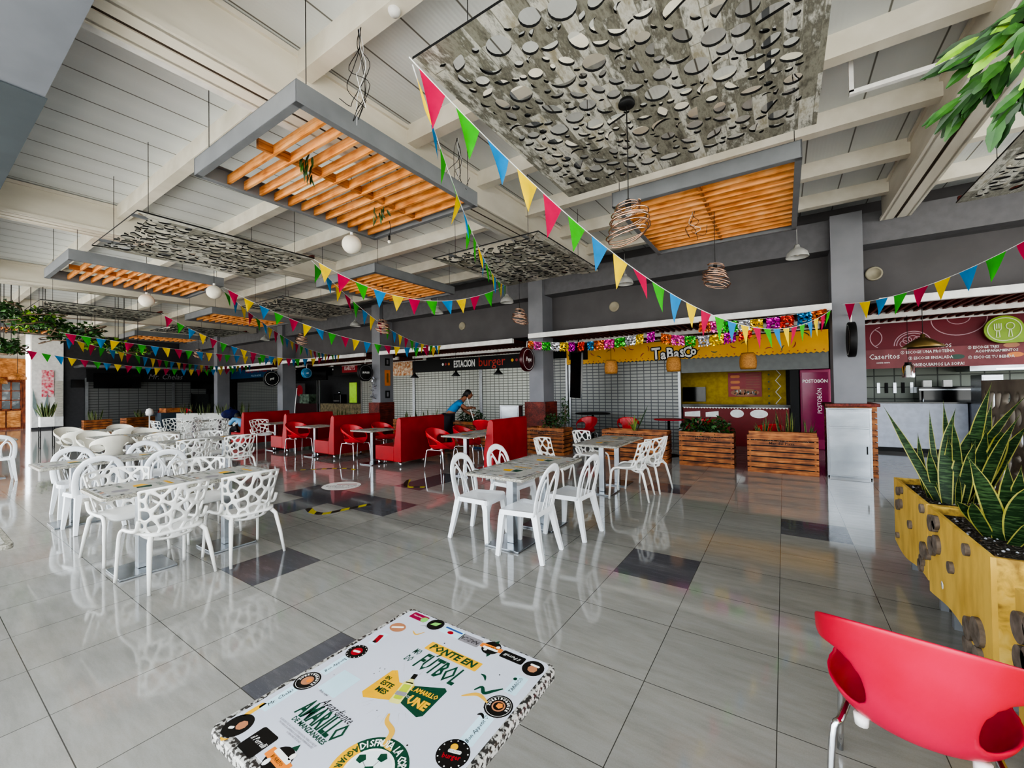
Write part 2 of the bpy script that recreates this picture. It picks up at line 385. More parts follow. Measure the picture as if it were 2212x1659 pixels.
tcw = wn.nodes.new('ShaderNodeTexCoord'); sxw = wn.nodes.new('ShaderNodeSeparateXYZ'); wn.links.new(tcw.outputs['Generated'], sxw.inputs[0])
rw = wn.nodes.new('ShaderNodeValToRGB'); rw.color_ramp.elements[0].position = .48; rw.color_ramp.elements[0].color = (.55, .55, .52, 1)
rw.color_ramp.elements[1].position = .56; rw.color_ramp.elements[1].color = (.86, .93, 1, 1)
mw = wn.nodes.new('ShaderNodeMath'); mw.operation = 'MULTIPLY_ADD'; mw.inputs[1].default_value = .5; mw.inputs[2].default_value = .5
wn.links.new(sxw.outputs['Z'], mw.inputs[0]); wn.links.new(mw.outputs[0], rw.inputs[0]); wn.links.new(rw.outputs[0], bg.inputs[0])
bg.inputs[1].default_value = 5.4
sd = bpy.data.lights.new('sun', 'SUN'); sd.energy = 12; sd.angle = .02; sd.color = (1, .95, .86)
so = bpy.data.objects.new('sun', sd); COL.objects.link(so); so.rotation_euler = (R(20), R(12), 0)

# ------------------------------------------------------------------ room shell
RZ0 = lambda y: 4.22+.02*y          # underside of rafters
b = MB(); X0, Y0 = -.0575-.6*60, 3.44-.6*11
DK = {(-2, 0), (0, 3), (-3, 5), (-7, -3), (-4, -4), (-10, -1), (-11, 0), (-10, 0), (-9, 0), (-8, 0), (-9, 2), (-9, 3), (-17, -2), (-20, 3), (3, 8), (-6, 9), (-24, -3), (4, -1)}
# dark cells are counted in 0.6 m tiles from x=-0.0575, y=3.44
for j in range(-11, 18):
    i = -62
    while i < 16:
        if (i, j) in DK:
            x, y = -.0575+.6*i, 3.44+.6*j; b.add([(x, y, 0), (x+.6, y, 0), (x+.6, y+.6, 0), (x, y+.6, 0)], [(0, 1, 2, 3)], TILED); i += 1
        else:
            k = i
            while k < 16 and (k, j) not in DK: k += 1
            x, y, x1 = -.0575+.6*i, 3.44+.6*j, -.0575+.6*k; b.add([(x, y, 0), (x1, y, 0), (x1, y+.6, 0), (x, y+.6, 0)], [(0, 1, 2, 3)], TILE); i = k
struct(b.build('floor'), 'polished grey tile floor with scattered dark tiles', 'floor')
b = MB(); b.box((-60, -40, -.3), (30, -3.16, -.02), mat('outside_paving', '#cfcdc8', .9)); b.box((9.6, -3.16, -.3), (40, 30, -.02), MATS['outside_paving'])
struct(b.build('ground_outside'), 'pale paving outside the open front', 'ground')
# roof deck, rafters, purlins
b = MB(); RX_ = [-40, 9.5]
dz = lambda y: RZ0(y)+.5
b.add([(-40, -3, dz(-3)), (9.5, -3, dz(-3)), (9.5, 12.7, dz(12.7)), (-40, 12.7, dz(12.7)), (-40, -3, dz(-3)+.1), (9.5, -3, dz(-3)+.1), (9.5, 12.7, dz(12.7)+.1), (-40, 12.7, dz(12.7)+.1)],
      [(0, 3, 2, 1), (4, 5, 6, 7), (0, 1, 5, 4), (1, 2, 6, 5), (2, 3, 7, 6), (3, 0, 4, 7)], DECK)
struct(b.build('ceiling'), 'pale ribbed metal roof panels', 'ceiling')
for k, x in enumerate((1.64, -3.9, -9.45, -15.1, -20.7, -26.3)):
    b = MB(); y1 = 9.44
    for sx_ in (-1, 1):      # two channels back to back with a dark seam
        xa, xb = (x-.17, x-.022) if sx_ < 0 else (x+.022, x+.17)
        vs = []
        for y in (.2, y1):
            z = RZ0(y)
            prof = [(xa, z), (xb, z), (xb, z+.5), (xa, z+.5)]
            vs += [(q, y, w) for q, w in prof]
        b.add(vs, [(0, 1, 2, 3), (7, 6, 5, 4), (0, 4, 5, 1), (1, 5, 6, 2), (2, 6, 7, 3), (3, 7, 4, 0)], STEEL)
        # flanges standing proud of the web
        xo = xa if sx_ < 0 else xb
        for zz in (0, .44):
            vs = []
            for y in (.2, y1):
                z = RZ0(y)+zz; vs += [(xo-.03, y, z), (xo+.03, y, z), (xo+.03, y, z+.05), (xo-.03, y, z+.05)]
            b.add(vs, [(0, 1, 2, 3), (7, 6, 5, 4), (0, 4, 5, 1), (1, 5, 6, 2), (2, 6, 7, 3), (3, 7, 4, 0)], STEEL)
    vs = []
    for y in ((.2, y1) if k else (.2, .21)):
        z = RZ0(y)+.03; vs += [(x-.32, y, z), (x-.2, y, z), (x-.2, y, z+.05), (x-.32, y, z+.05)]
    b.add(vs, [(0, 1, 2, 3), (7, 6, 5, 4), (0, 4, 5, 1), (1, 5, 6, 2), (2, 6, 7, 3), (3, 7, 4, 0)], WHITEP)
    vs = []
    for y in (.2, y1):
        z = RZ0(y)+.012; vs += [(x-.022, y, z), (x+.022, y, z), (x+.022, y, z+.4), (x-.022, y, z+.4)]
    b.add(vs, [(0, 1, 2, 3), (7, 6, 5, 4), (0, 4, 5, 1), (1, 5, 6, 2), (2, 6, 7, 3), (3, 7, 4, 0)], STEELD)
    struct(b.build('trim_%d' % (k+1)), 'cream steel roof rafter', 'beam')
xs = [-40, -26.3, -20.7, -15.1, -9.45, -3.9, 1.64, 9.5]
for k, y in enumerate((2.15, 3.5, 4.85, 6.2, 7.55, 8.9)):
    b = MB()
    for a, c in zip(xs, xs[1:]):
        z1 = dz(y)-.002; z = z1-.22
        b.box((a+.17, y-.07, z), (c-.17, y+.07, z1+.02), STEEL)
    struct(b.build('trim_%d' % (k+11)), 'cream steel roof purlin', 'beam')
# front soffit beam
b = MB(); b.box((-40, -.35, 4.0), (9.5, .68, 4.75), SOFF); struct(b.build('trim_20'), 'grey painted beam along the open front', 'beam')
b = MB(); b.box((-40, -.36, 3.99), (-4.95, .695, 4.0), SOFD); struct(b.build('trim_21'), 'shadow painted as a dark sheet under the front beam', 'beam')  # thin dark sheet stands in for the shaded stretch of the beam underside
# upper wall + wall beam + shops back wall
b = MB(); b.box((-30, 9.9, 3.06), (9.5, 10.1, 4.98), GREY); struct(b.build('wall_upper'), 'dark grey wall above the shop awnings', 'wall')
b = MB(); b.box((-30, 9.47, 4.05), (9.5, 9.9, 4.6), mat('wall_beam_paint', '#747376', .7)); struct(b.build('trim_22'), 'grey concrete beam along the top of the wall', 'beam')
b = MB(); b.box((-30, 10.1, 3.06), (9.5, 14.6, 3.16), GREYD); struct(b.build('ceiling_shops'), 'dark ceiling over the shops', 'ceiling')
b = MB(); b.box((-30, 14.5, 0), (9.5, 14.7, 3.1), GREYD); struct(b.build('wall_back'), 'back wall of the shop kitchens', 'wall')
cols = [(.75, 1.2), (-5.63, -5.2), (-12.08, -11.65), (-18.5, -18.07), (-24.9, -24.5)]
for k, (a, c) in enumerate(cols):
    b = MB(); b.box((a, 9.35, 0), (c, 9.92, RZ0(9.3)+.22), GREYL)
    struct(b.build('column_%d' % (k+1)), 'grey square column', 'column')
# end wall (far left)
b = MB(); b.box((-30.3, 4.75, 0), (-30, 14.7, 6.2), GREYD); struct(b.build('wall_left'), 'dark end wall with a bar in it', 'wall')
b = MB(); b.box((-30.3, 3.72, 0), (-29.9, 4.75, 6.2), WHITEP); struct(b.build('wall_left_pier'), 'white pier at the end of the hall', 'wall')
b = MB(); b.box((-29.95, 3.7, 0), (-29.88, 4.75, .1), GREYD); struct(b.build('baseboard_left'))

# ------------------------------------------------------------------ awnings over the shops
def awning(x0, x1, z, label, xr=None):
    t = thing('awning', label, 'awning', ((x0+x1)/2, 9.15, z), 0, 'slatted awnings over the shop fronts'); c = (x0+x1)/2
    for y, w, dzz in ((0, .1, 0), (1.5, .08, -.04), (2.95, .05, .02)):
        q = MB(); q.box((x0-c if y == 0 else (xr or x0)-c, y-w/2, dzz-.06), (x1-c, y+w/2, dzz+.06), WHITEP); q.build('white_beam', t)
    q = MB(); xr = xr or x0; n = int((x1-xr)/.13)
    for i in range(n):
        x = xr-c+.05+i*.13; q.box((x, .06, -.02), (x+.045, 2.9, .06), DARKRED)
    q.build('wooden_slats', t)
awning(-5.5, .73, 2.96, 'white-beamed slatted awning over the yellow chili sign', -5.15)
awning(1.36, 9, 2.96, 'white-beamed slatted awning over the maroon food stall')
awning(-11.4, -6.0, 2.88, 'white-beamed slatted awning over the black burger sign')
awning(-17.9, -12.2, 2.88, 'white-beamed slatted awning between the third and fourth columns')
awning(-24.3, -18.6, 2.88, 'white-beamed slatted awning over the blue sign, farthest along the wall')

# ------------------------------------------------------------------ hanging perforated panels
def perforated(w, d, n, seed, name='board'):
    rnd = random.Random(seed)
    cu = bpy.data.curves.new(name, 'CURVE'); cu.dimensions = '2D'; cu.fill_mode = 'BOTH'; cu.extrude = .009
    def poly(pts):
        sp = cu.splines.new('POLY'); sp.points.add(len(pts)-1)
        for p, q in zip(sp.points, pts): p.co = (q[0], q[1], 0, 1)
        sp.use_cyclic_u = True
    poly([(-w/2, -d/2), (w/2, -d/2), (w/2, d/2), (-w/2, d/2)])
    placed = []; tries = 0
    while len(placed) < n and tries < 9000:
        tries += 1; big = tries < 1500
        r = rnd.uniform(.055, .095) if big and len(placed) < n*.45 else rnd.uniform(.022, .055)
        x = rnd.uniform(-w/2+.1+r, w/2-.1-r); y = rnd.uniform(-d/2+.1+r, d/2-.1-r)
        if any((x-a)**2+(y-c)**2 < (r+q)**2*1.02 for a, c, q in placed): continue
        placed.append((x, y, r*.96)); kind = rnd.choice('ccelhk'); a = rnd.uniform(0, pi)
        if kind == 'c': pts = [(r*.92*cos(t), r*.92*sin(t)) for t in [2*pi*i/16 for i in range(16)]]
        elif kind == 'e': pts = [(r*cos(t), r*.6*sin(t)) for t in [2*pi*i/16 for i in range(16)]]
        elif kind == 'l': pts = [(r*(1-i/4.5) if 0 else r*cos(pi*i/9), .55*r*sin(pi*i/9)) for i in range(10)]+[(-r*cos(pi*i/9), -.55*r*sin(pi*i/9)) for i in range(1, 9)]; pts = [(x_, y_*(1-abs(x_)/r*.5)) for x_, y_ in pts]
        elif kind == 'h': pts = [(r*cos(t), r*sin(t)) for t in [pi*i/9 for i in range(10)]]; pts = [(p, q*.9-.2*r) for p, q in pts]
        else: pts = [(r*cos(t), r*.95*sin(t)) for t in [pi*i/9 for i in range(10)]]+[(-r*cos(t)*.98, r*.45*sin(t)) for t in [pi*i/9 for i in range(1, 9)]]
        ca, sa = cos(a), sin(a); poly([(x+p*ca-q*sa, y+p*sa+q*ca) for p, q in pts])
    o = bpy.data.objects.new('tmp', cu); COL.objects.link(o); dg = bpy.context.evaluated_depsgraph_get(); dg.update()
    me = bpy.data.meshes.new_from_object(o.evaluated_get(dg)); bpy.data.objects.remove(o); bpy.data.curves.remove(cu)
    me.name = name; me.materials.clear(); me.materials.append(BOARD); me.materials.append(BLACKM)
    for p in me.polygons: p.material_index = 0 if abs(p.normal.z) > .5 else 1; p.use_smooth = False
    return me
PERF = perforated(2.26, 2.36, 290, 3); PERF2 = perforated(2.0, 2.2, 250, 11)
ropes = MB()
def panel(me, w, d, x, y, z, label, edge=False):
    t = thing('perforated_ceiling_panel', label, 'ceiling panel', (x, y, z), 0, 'perforated panels hung under the roof')
    o = bpy.data.objects.new('board', me); COL.objects.link(o); o.parent = t
    q = MB()
    for sx_ in (-1, 1):
        q.box((sx_*w*.36-.02, -d/2+.02, .011), (sx_*w*.36+.02, d/2-.02, .04), FRAMEG)
    q.box((-w/2, d/2-.04, .011), (w/2, d/2, .05), DARKRED)
    q.build('frame_bar', t)
    for sx_ in (-.36, .36):
        for sy_ in (-.42, .42):
            q = MB(); q.sweep([(sx_*w, sy_*d, .02), (sx_*w, sy_*d, dz(y+sy_*d)-z)], .0035, None, CABLE, 5, up=None); q.build('hanging_wire', t)
    return t
panel(PERF, 2.26, 2.36, -.86, 3.06, 3.76, 'large weathered-plank ceiling panel with leaf-shaped cut-outs nearest the camera')
panel(PERF2, 2.0, 2.2, -7.33, 2.7, 3.76, 'perforated plank ceiling panel left of the big pine slat frame')
panel(PERF2, 1.95, 2.1, -3.78, 6.02, 3.76, 'perforated plank ceiling panel hung above the twin white table in the middle')
panel(PERF2, 2.2, 2.1, -14.9, 2.95, 3.76, 'perforated plank ceiling panel half behind the hanging ivy')
panel(PERF2, 2.0, 2.1, -10.35, 5.95, 3.76, 'perforated plank ceiling panel over the red booths')
panel(PERF2, 2.0, 2.1, 2.78, 6.0, 3.76, 'perforated plank ceiling panel at the right edge by the green leaves')
panel(PERF2, 2.0, 2.1, -16.9, 5.95, 3.76, 'perforated plank ceiling panel far back before the dark end wall')
# ------------------------------------------------------------------ hanging pine slat frames
def make_frame(w, d):
    t = thing('slatted_ceiling_frame', '', 'ceiling frame', (0, 0, 0), 0, 'pine slat frames hung under the roof')
    q = MB(); h = .17
    for (a, c) in (((-w/2, -d/2), (w/2, -d/2+.012)), ((-w/2, d/2-.012), (w/2, d/2)), ((-w/2, -d/2), (-w/2+.012, d/2)), ((w/2-.012, -d/2), (w/2, d/2))):
        q.box((*a, 0), (*c, h), FRAMEG)
    for (a, c) in (((-w/2, -d/2), (w/2, -d/2+.06)), ((-w/2, d/2-.06), (w/2, d/2)), ((-w/2, -d/2), (-w/2+.06, d/2)), ((w/2-.06, -d/2), (w/2, d/2))):
        q.box((*a, -.001), (*c, .006), FRAMEG); q.box((*a, h-.006), (*c, h), FRAMEG)
    q.build('steel_frame', t)
    n = 12
    for i in range(n):
        y = -d/2+.3+(d-.42)*i/(n-1); q = MB(); q.box((-w/2+.012, y-.013, .035), (w/2-.012, y+.013, .125), PINE); q.build('slat', t)
    q = MB(); q.box((-.02, -d/2+.16, .045), (.02, d/2-.012, .125), PINEY); q.build('spine', t)
    for sx_ in (-.47, .47):
        for sy_ in (-.45, .45):
            q = MB(); q.sweep([(sx_*w, sy_*d, h), (sx_*w, sy_*d, 1.0)], .0035, None, CABLE, 5, up=None); q.build('hanging_wire', t)
    return t
FR = Proto(lambda: make_frame(1.86, 2.16))
for x, y, l in ((-3.9, 2.73, 'pine slat frame in grey steel with a spray of leaves caught in it'), (-.74, 5.83, 'dense-looking pine slat frame right of centre beyond the large perforated panel'),
                (-10.3, 2.62, 'pine slat frame at far left with two globe lamps beside it'), (-7.05, 5.9, 'pine slat frame in the middle distance above the bunting knot'), (-13.6, 5.8, 'small distant pine slat frame over the white chairs at the back'),
                (-20.3, 5.9, 'farthest pine slat frame near the dark end wall'), (-20.9, 2.6, 'pine slat frame hidden in the ivy at the far left')):
    FR.put((x, y, 3.74), 0, l, 'pine slat frames hung under the roof')
# ------------------------------------------------------------------ furniture makers
def grid_shell(nu, nv, fn, hole, relax=6):
    """bent sheet with holes: returns verts, faces; u,v in 0..1; hole(u,v)->True where open"""
    keep = set(); P = {}
    for i in range(nu):
        for j in range(nv):
            if not hole((i+.5)/nu, (j+.5)/nv): keep.add((i, j))
    for i, j in keep:
        for c in ((i, j), (i+1, j), (i+1, j+1), (i, j+1)): P[c] = [c[0]/nu, c[1]/nv]
    edge = {}
    for i, j in keep:
        cs = [(i, j), (i+1, j), (i+1, j+1), (i, j+1)]
        for a, b_ in zip(cs, cs[1:]+cs[:1]):
            k = (min(a, b_), max(a, b_)); edge[k] = edge.get(k, 0)+1
    nb = {}
    for (a, b_), n in edge.items():
        if n == 1: nb.setdefault(a, []).append(b_); nb.setdefault(b_, []).append(a)
    outer = lambda c: c[0] in (0, nu) or c[1] in (0, nv)
    for _ in range(relax):
        Q = {}
        for c, l in nb.items():
            if outer(c): continue
            Q[c] = [.5*P[c][0]+.5*sum(P[x][0] for x in l)/len(l), .5*P[c][1]+.5*sum(P[x][1] for x in l)/len(l)]
        P.update(Q)
    idx = {c: k for k, c in enumerate(P)}
    return [fn(*P[c]) for c in P], [(idx[(i, j)], idx[(i+1, j)], idx[(i+1, j+1)], idx[(i, j+1)]) for i, j in sorted(keep)]

def lattice_chair():
    t = thing('lattice_chair', '', 'chair')
    rnd = random.Random(5); seeds = []
    while len(seeds) < 30:
        p = (rnd.uniform(-.3, .3), rnd.uniform(-.2, .2))
        if all((p[0]-q[0])**2+(p[1]-q[1])**2 > .066**2 for q in seeds): seeds.append(p)
    def hole(u, v):
        x, y = (u-.5)*.6, (v-.5)*.38
        if abs(x) > .283 or abs(y) > .172: return False
        ds = sorted((x-a)**2+(y-c)**2 for a, c in seeds)
        return (sqrt(ds[1])-sqrt(ds[0]))*.5 > .0095
    def fn(u, v):
        a = (u-.5)*2; ang = a*1.12; bow = 1-.16*a*a*(1-v)
        w = .245+.015*v; z = .385+.42*v+.03*(1-a*a)*v-.02*(1-a*a)*(1-v)+.06*abs(a)**3*(1-v)
        return (w*sin(ang)/sin(1.12)*bow, .035-.245*cos(ang)-.085*v+.05*(1-v)**2, z)
    vs, fs = grid_shell(72, 48, fn, hole, 7)
    q = MB(); q.add(vs, fs, LATW, True); o = q.build('backrest', t, solid=.013)
    q = MB(); pl = rrect(-.215, -.2, .215, .225, .09); n = len(pl)
    def sz(x, y): return .452-.02*(1-(x/.22)**2)+(-.03*max(0, (y-.12)/.1)**2)
    vs = [(x, y, sz(x, y)) for x, y in pl]+[(x*.55, y*.55, sz(x*.55, y*.55)) for x, y in pl]+[(0, 0, sz(0, 0))]
    vs += [(x, y, z-.022) for x, y, z in vs]; m_ = 2*n+1
    fs = []
    for k in range(n):
        l = (k+1) % n; fs += [(k, l, n+l, n+k), (n+k, n+l, 2*n), (m_+l, m_+k, m_+n+k, m_+n+l), (m_+n+l, m_+n+k, m_+2*n), (l, k, m_+k, m_+l)]
    q.add(vs, fs, LATW, True); q.build('seat', t)
    for s in (-1, 1):
        q = MB(); q.sweep(bez([(s*.245, -.13, .56), (s*.243, -.08, .475), (s*.238, .06, .452), (s*.232, .17, .445), (s*.236, .225, .39), (s*.242, .24, .25), (s*.25, .262, 0)], 5), [.015]*16+[.0165]*5+[.0155]*5+[.0135]*5, None, LATW, 8, up=None); q.build('leg', t)
        q = MB(); q.sweep([(s*.17, -.15, .43), (s*.2, -.2, .38), (s*.222, -.245, .2), (s*.24, -.285, 0)], [.021, .019, .0165, .012], None, LATW, 8, up=None); q.build('leg', t)
    return t
LAT = Proto(lattice_chair)

def plastic_chair():
    t = thing('plastic_chair', '', 'chair')
    q = MB(); pl = [(-.175, -.19), (.175, -.19)]+arc(.16, .15, .06, -.3, pi/2, 4)+arc(-.16, .15, .06, pi/2, pi+.3, 4); n = len(pl)
    def sz(x, y): return .445-.012*(1-(x/.2)**2)-.25*max(0, y-.17)
    vs = [(x, y, sz(x, y)) for x, y in pl]+[(x*.6, y*.6, sz(x*.6, y*.6)-.006) for x, y in pl]+[(0, 0, .43)]+[(x*1.03, y*1.03, sz(x, y)-.045) for x, y in pl]+[(x*.97, y*.97, sz(x, y)-.045) for x, y in pl]+[(x*.97, y*.97, sz(x, y)-.014) for x, y in pl]
    fs = []; B1, B2, B3 = 2*n+1, 3*n+1, 4*n+1
    for k in range(n):
        l = (k+1) % n; fs += [(k, l, n+l, n+k), (n+k, n+l, 2*n), (l, k, B1+k, B1+l), (B1+l, B1+k, B2+k, B2+l), (B2+l, B2+k, B3+k, B3+l)]
    fs.append(tuple(B3+k for k in range(n-1, -1, -1)))
    q.add(vs, fs, WPLAST, False); q.build('seat', t)
    # arched back with interlaced straps
    q = MB(); A = bez([(-.185, -.175, .42), (-.2, -.2, .56), (-.19, -.235, .70), (-.13, -.262, .80), (0, -.275, .845), (.13, -.262, .80), (.19, -.235, .70), (.2, -.2, .56), (.185, -.175, .42)], 5)
    ww = [.032]*5+[.03]*5+[.032]*5+[.038]*5+[.038]*5+[.032]*5+[.03]*5+[.032]*6
    q.sweep(A, ww[:len(A)], [.011]*len(A), WPLAST, 8, up=(0, 1, .25)); q.build('back_frame', t)
    q = MB(); by = lambda z: -.178-.1*(z-.43)/.4
    for s in (-1, 1):
        for P in ([(s*.135, .43), (s*.15, .56), (s*.145, .66), (s*.105, .735), (s*.055, .70), (s*.03, .6), (s*.045, .43)],
                  [(-s*.045, .43), (-s*.025, .56), (s*.03, .68), (s*.085, .77), (s*.1, .8)]):
            q.sweep(bez([(x, by(z), z) for x, z in P], 4), .0125, .006, WPLAST, 6, up=(0, 1, .25))
    q.build('back_straps', t)
    for s in (-1, 1):
        q = MB(); q.sweep([(s*.17, .165, .43), (s*.178, .185, .34), (s*.195, .2, .15), (s*.21, .215, 0)], [.03, .028, .024, .021], [.03, .026, .02, .014], WPLAST, 4, up=(1, 0, 0), sq=True); q.build('leg', t)
        q = MB(); q.sweep([(s*.165, -.165, .43), (s*.175, -.185, .34), (s*.195, -.225, .15), (s*.21, -.26, 0)], [.03, .027, .023, .02], [.03, .026, .02, .014], WPLAST, 4, up=(1, 0, 0), sq=True); q.build('leg', t)
    return t
MONO = Proto(plastic_chair)

def tub_chair(m, legm, base):
    t = thing('tub_chair', '', 'chair')
    def fn(u, v):
        th = (u-.5)*2*pi; a = abs(th)            # 0 = back
        k = max(0, min(1, (a-.7)/1.9)); k = k*k*(3-2*k)
        hz = .455+.375*cos(a/2)**1.25; rx = .285-.045*k; ry = .265-.03*k
        if v < .42:
            q_ = v/.42; r_ = q_*.62; z = .425+.0*q_+.01*q_**3; ox, oy = rx*.95*r_, ry*r_*.92
            return (ox*sin(th), -oy*cos(th)+.0, z)
        q_ = (v-.42)/.58; e = sin(q_*pi/2); r_ = .62+(1-.62)*e**.8
        z = .435+(hz-.435)*(1-cos(q_*pi/2))**.85; fl = .03*k*q_
        return ((rx)*r_*sin(th), -(ry)*r_*cos(th)-.05*(1-k)*q_+.05*k*q_, z-fl)
    def hole(u, v):
        a = abs((u-.5)*2*pi)
        s_ = (a-.5)/1.5; vt = .87+.03*s_; vb = .56+.2*s_; c_ = (v-(vt+vb)/2)/max(.01, (vt-vb)/2)
        return 0 < s_ < 1 and abs(c_)**3+abs(2*s_-1)**4 < 1
    vs, fs = grid_shell(64, 30, fn, hole, 8)
    q = MB(); q.add(vs, fs, m, True); o = q.build('shell', t, solid=.011)
    w = o.modifiers.new('w', 'WELD'); w.merge_threshold = .004
    o.modifiers.move(1, 0)
    o.modifiers.new('u', 'SUBSURF').render_levels = 1
    for s in (-1, 1):
        if base == 'tube':
            q = MB(); q.sweep(bez([(s*.23, .27, 0), (s*.215, .23, .36), (s*.195, .19, .405), (s*.18, 0, .408), (s*.195, -.16, .405), (s*.215, -.2, .36), (s*.23, -.25, 0)], 5), .0115, None, legm, 8, up=None); q.build('leg_frame', t)
            
            for s2 in (-1, 1): q = MB(); q.lathe([(.02, .395), (.022, .43)], WHITEP, 10, (s*.14, s2*.13, 0)); q.build('spacer', t)
        else:
            for s2 in (-1, 1):
                q = MB(); q.sweep([(s*.12, s2*.1, .42), (s*.22, s2*.21, 0)], .011, None, legm, 6, up=None); q.build('leg', t)
    q = MB(); q.sweep([(-.18, .02, .405), (.18, .02, .405)], .011, None, legm, 6, up=None); q.build('cross_bar', t)
    return t
TUBR = Proto(lambda: tub_chair(REDP, CHROME, 'tube')); TUBI = Proto(lambda: tub_chair(IVORY, CHROME, 'legs'))
TUBF = Proto(lambda: tub_chair(PINKRED, CHROME, 'tube'))

def square_table():
    t = thing('cafe_table', '', 'table')
    q = MB(); q.prism(rrect(-.34, -.34, .34, .34, .03, 3), .722, .75, GRANT); q.build('tabletop', t, bevel=.004)
    q = MB(); q.prism(rrect(-.31, -.31, .31, .31, .03, 3), .7502, .7514, CARDG)
    rnd = random.Random(2)
    for i in range(9): # border stickers
        for (x, y) in ((-.27+.067*i, .28), (-.27+.067*i, -.28), (-.285, -.2+.05*i), (.285, -.2+.05*i)):
            mm = rnd.choice((INK, INKGY, CARD, INKT, CARD, INKGY, INK)); q.flat([(x+a*.022, y+c*.013) for a, c in ((-1, -1), (1, -1), (1, 1), (-1, 1))], .7517, mm)
    q.flat([(-.08, .17), (.13, .17), (.13, .2), (-.08, .2)], .7517, INKY); q.flat([(-.1, .02), (0, .05), (.02, -.06), (-.07, -.05)], .7517, INKY); q.flat([(0.02, .06), (.12, .04), (.1, -.06), (0.03, -.05)], .7517, INKG)
    q.M = T(.03, .185, .7518); q.text('PONTE EN', INKG, .034, 0, res=1); q.M = T(.03, .115, .7518); q.text('FÚTBOL', INKG, .07, 0, .8, res=1); q.M = T(-.1, -.13, .7518); q.text('AMARILLO', INKG, .045, 0, .8, res=1)
    q.M = Matrix.Identity(4); q.flat([(.1+.06*cos(2*pi*i/20), -.17+.06*sin(2*pi*i/20)) for i in range(20)], .7517, INKGY); 
    q.build('printed_sheet', t)
    q = MB(); q.box((-.04, -.04, .02), (.04, .04, .722), STAINW); q.build('post', t, bevel=.004)
    q = MB(); q.box((-.2, -.2, 0), (.2, .2, .02), STAIN); q.build('base_plate', t, bevel=.003); q = MB(); q.box((-.12, -.12, .712), (.12, .12, .722), BLACKM); q.build('top_plate', t)
    return t
TAB = Proto(square_table)

def booth(L=1.3, seat=True):
    t = thing('booth_bench', '', 'bench')
    # profile in x (back face at x=0, seat toward -x), length along y
    q = MB(); prof = [(0, .1), (0, .99), (-.035, 1.03), (-.09, 1.02), (-.12, .97), (-.22, .42), (-.22, .1)]; n = len(prof)
    vs = [(x, 0, z) for x, z in prof]+[(x, L, z) for x, z in prof]
    q.add(vs, [tuple(range(n-1, -1, -1)), tuple(range(n, 2*n))]+[(k, (k+1) % n, n+(k+1) % n, n+k) for k in range(n)], REDV); q.build('backrest', t, bevel=.012)
    if seat:
        q = MB(); q.box((-.82, 0, .1), (-.222, L, .42), REDV); q.build('seat', t, bevel=.02)
    for x in ((-.07, -.75) if seat else (-.07,)):
        for y in (.06, L-.06):
            q = MB(); q.lathe([(.025, 0), (.03, .1)], CHROME, 10, (x, y, 0)); q.build('leg', t)
    return t
# ------------------------------------------------------------------ tables and chairs
GT = 'granite cafe tables standing in the hall'
for x, y, l in ((-4.9, 1.27, 'front half of the near-left twin table, two lattice chairs at its side'), (-4.9, 1.95, 'rear half of the near-left twin table'),
                (-7.4, 1.27, 'front half of the narrow twin table at left among plain plastic chairs'), (-7.4, 1.95, 'rear half of the narrow twin table at left among plastic chairs'),
                (-2.35, 3.52, 'front half of the middle twin table with arched plastic chairs'), (-2.35, 4.2, 'rear half of the middle twin table with arched plastic chairs'),
                (-2.33, 5.98, 'front half of the twin table before the wooden planters'), (-2.33, 6.66, 'rear half of the twin table before the wooden planters'),
                (-4.98, 5.95, 'front half of the twin table beside the red divider'), (-4.98, 6.63, 'rear half of the twin table beside the red divider'),
                (-7.55, 5.85, 'table in the gap left of the nearest red booth'), (-9.75, 5.85, 'table in front of the second red booth from the right'), (-11.85, 5.95, 'table with a lattice chair between the two farthest red booths'),
                (-9.0, 2.88, 'front half of the dark-edged twin table behind the plastic chairs'), (-9.0, 3.56, 'rear half of the dark-edged twin table behind the plastic chairs'),
                (-11.4, 2.5, 'front table of the ivory tub chair cluster, nearer pair'), (-11.4, 3.18, 'rear table of the ivory tub chair cluster, nearer pair'),
                (-13.7, 2.6, 'front table of the ivory tub chair cluster, farther pair'), (-13.7, 3.28, 'rear table of the ivory tub chair cluster, farther pair'),
                (-15.3, 5.2, 'distant table ringed by lattice chairs near the blue backpack'), (-15.3, 5.9, 'distant rear table ringed by lattice chairs'),
                (-12.9, 1.05, 'table cut by the left edge of the picture'), (-3.98, .05, 'table corner just entering at the lower left edge')):
    TAB.put((x, y, 0), 0, l, GT)
E, Wt, Nn, So = -pi/2, pi/2, 0, pi
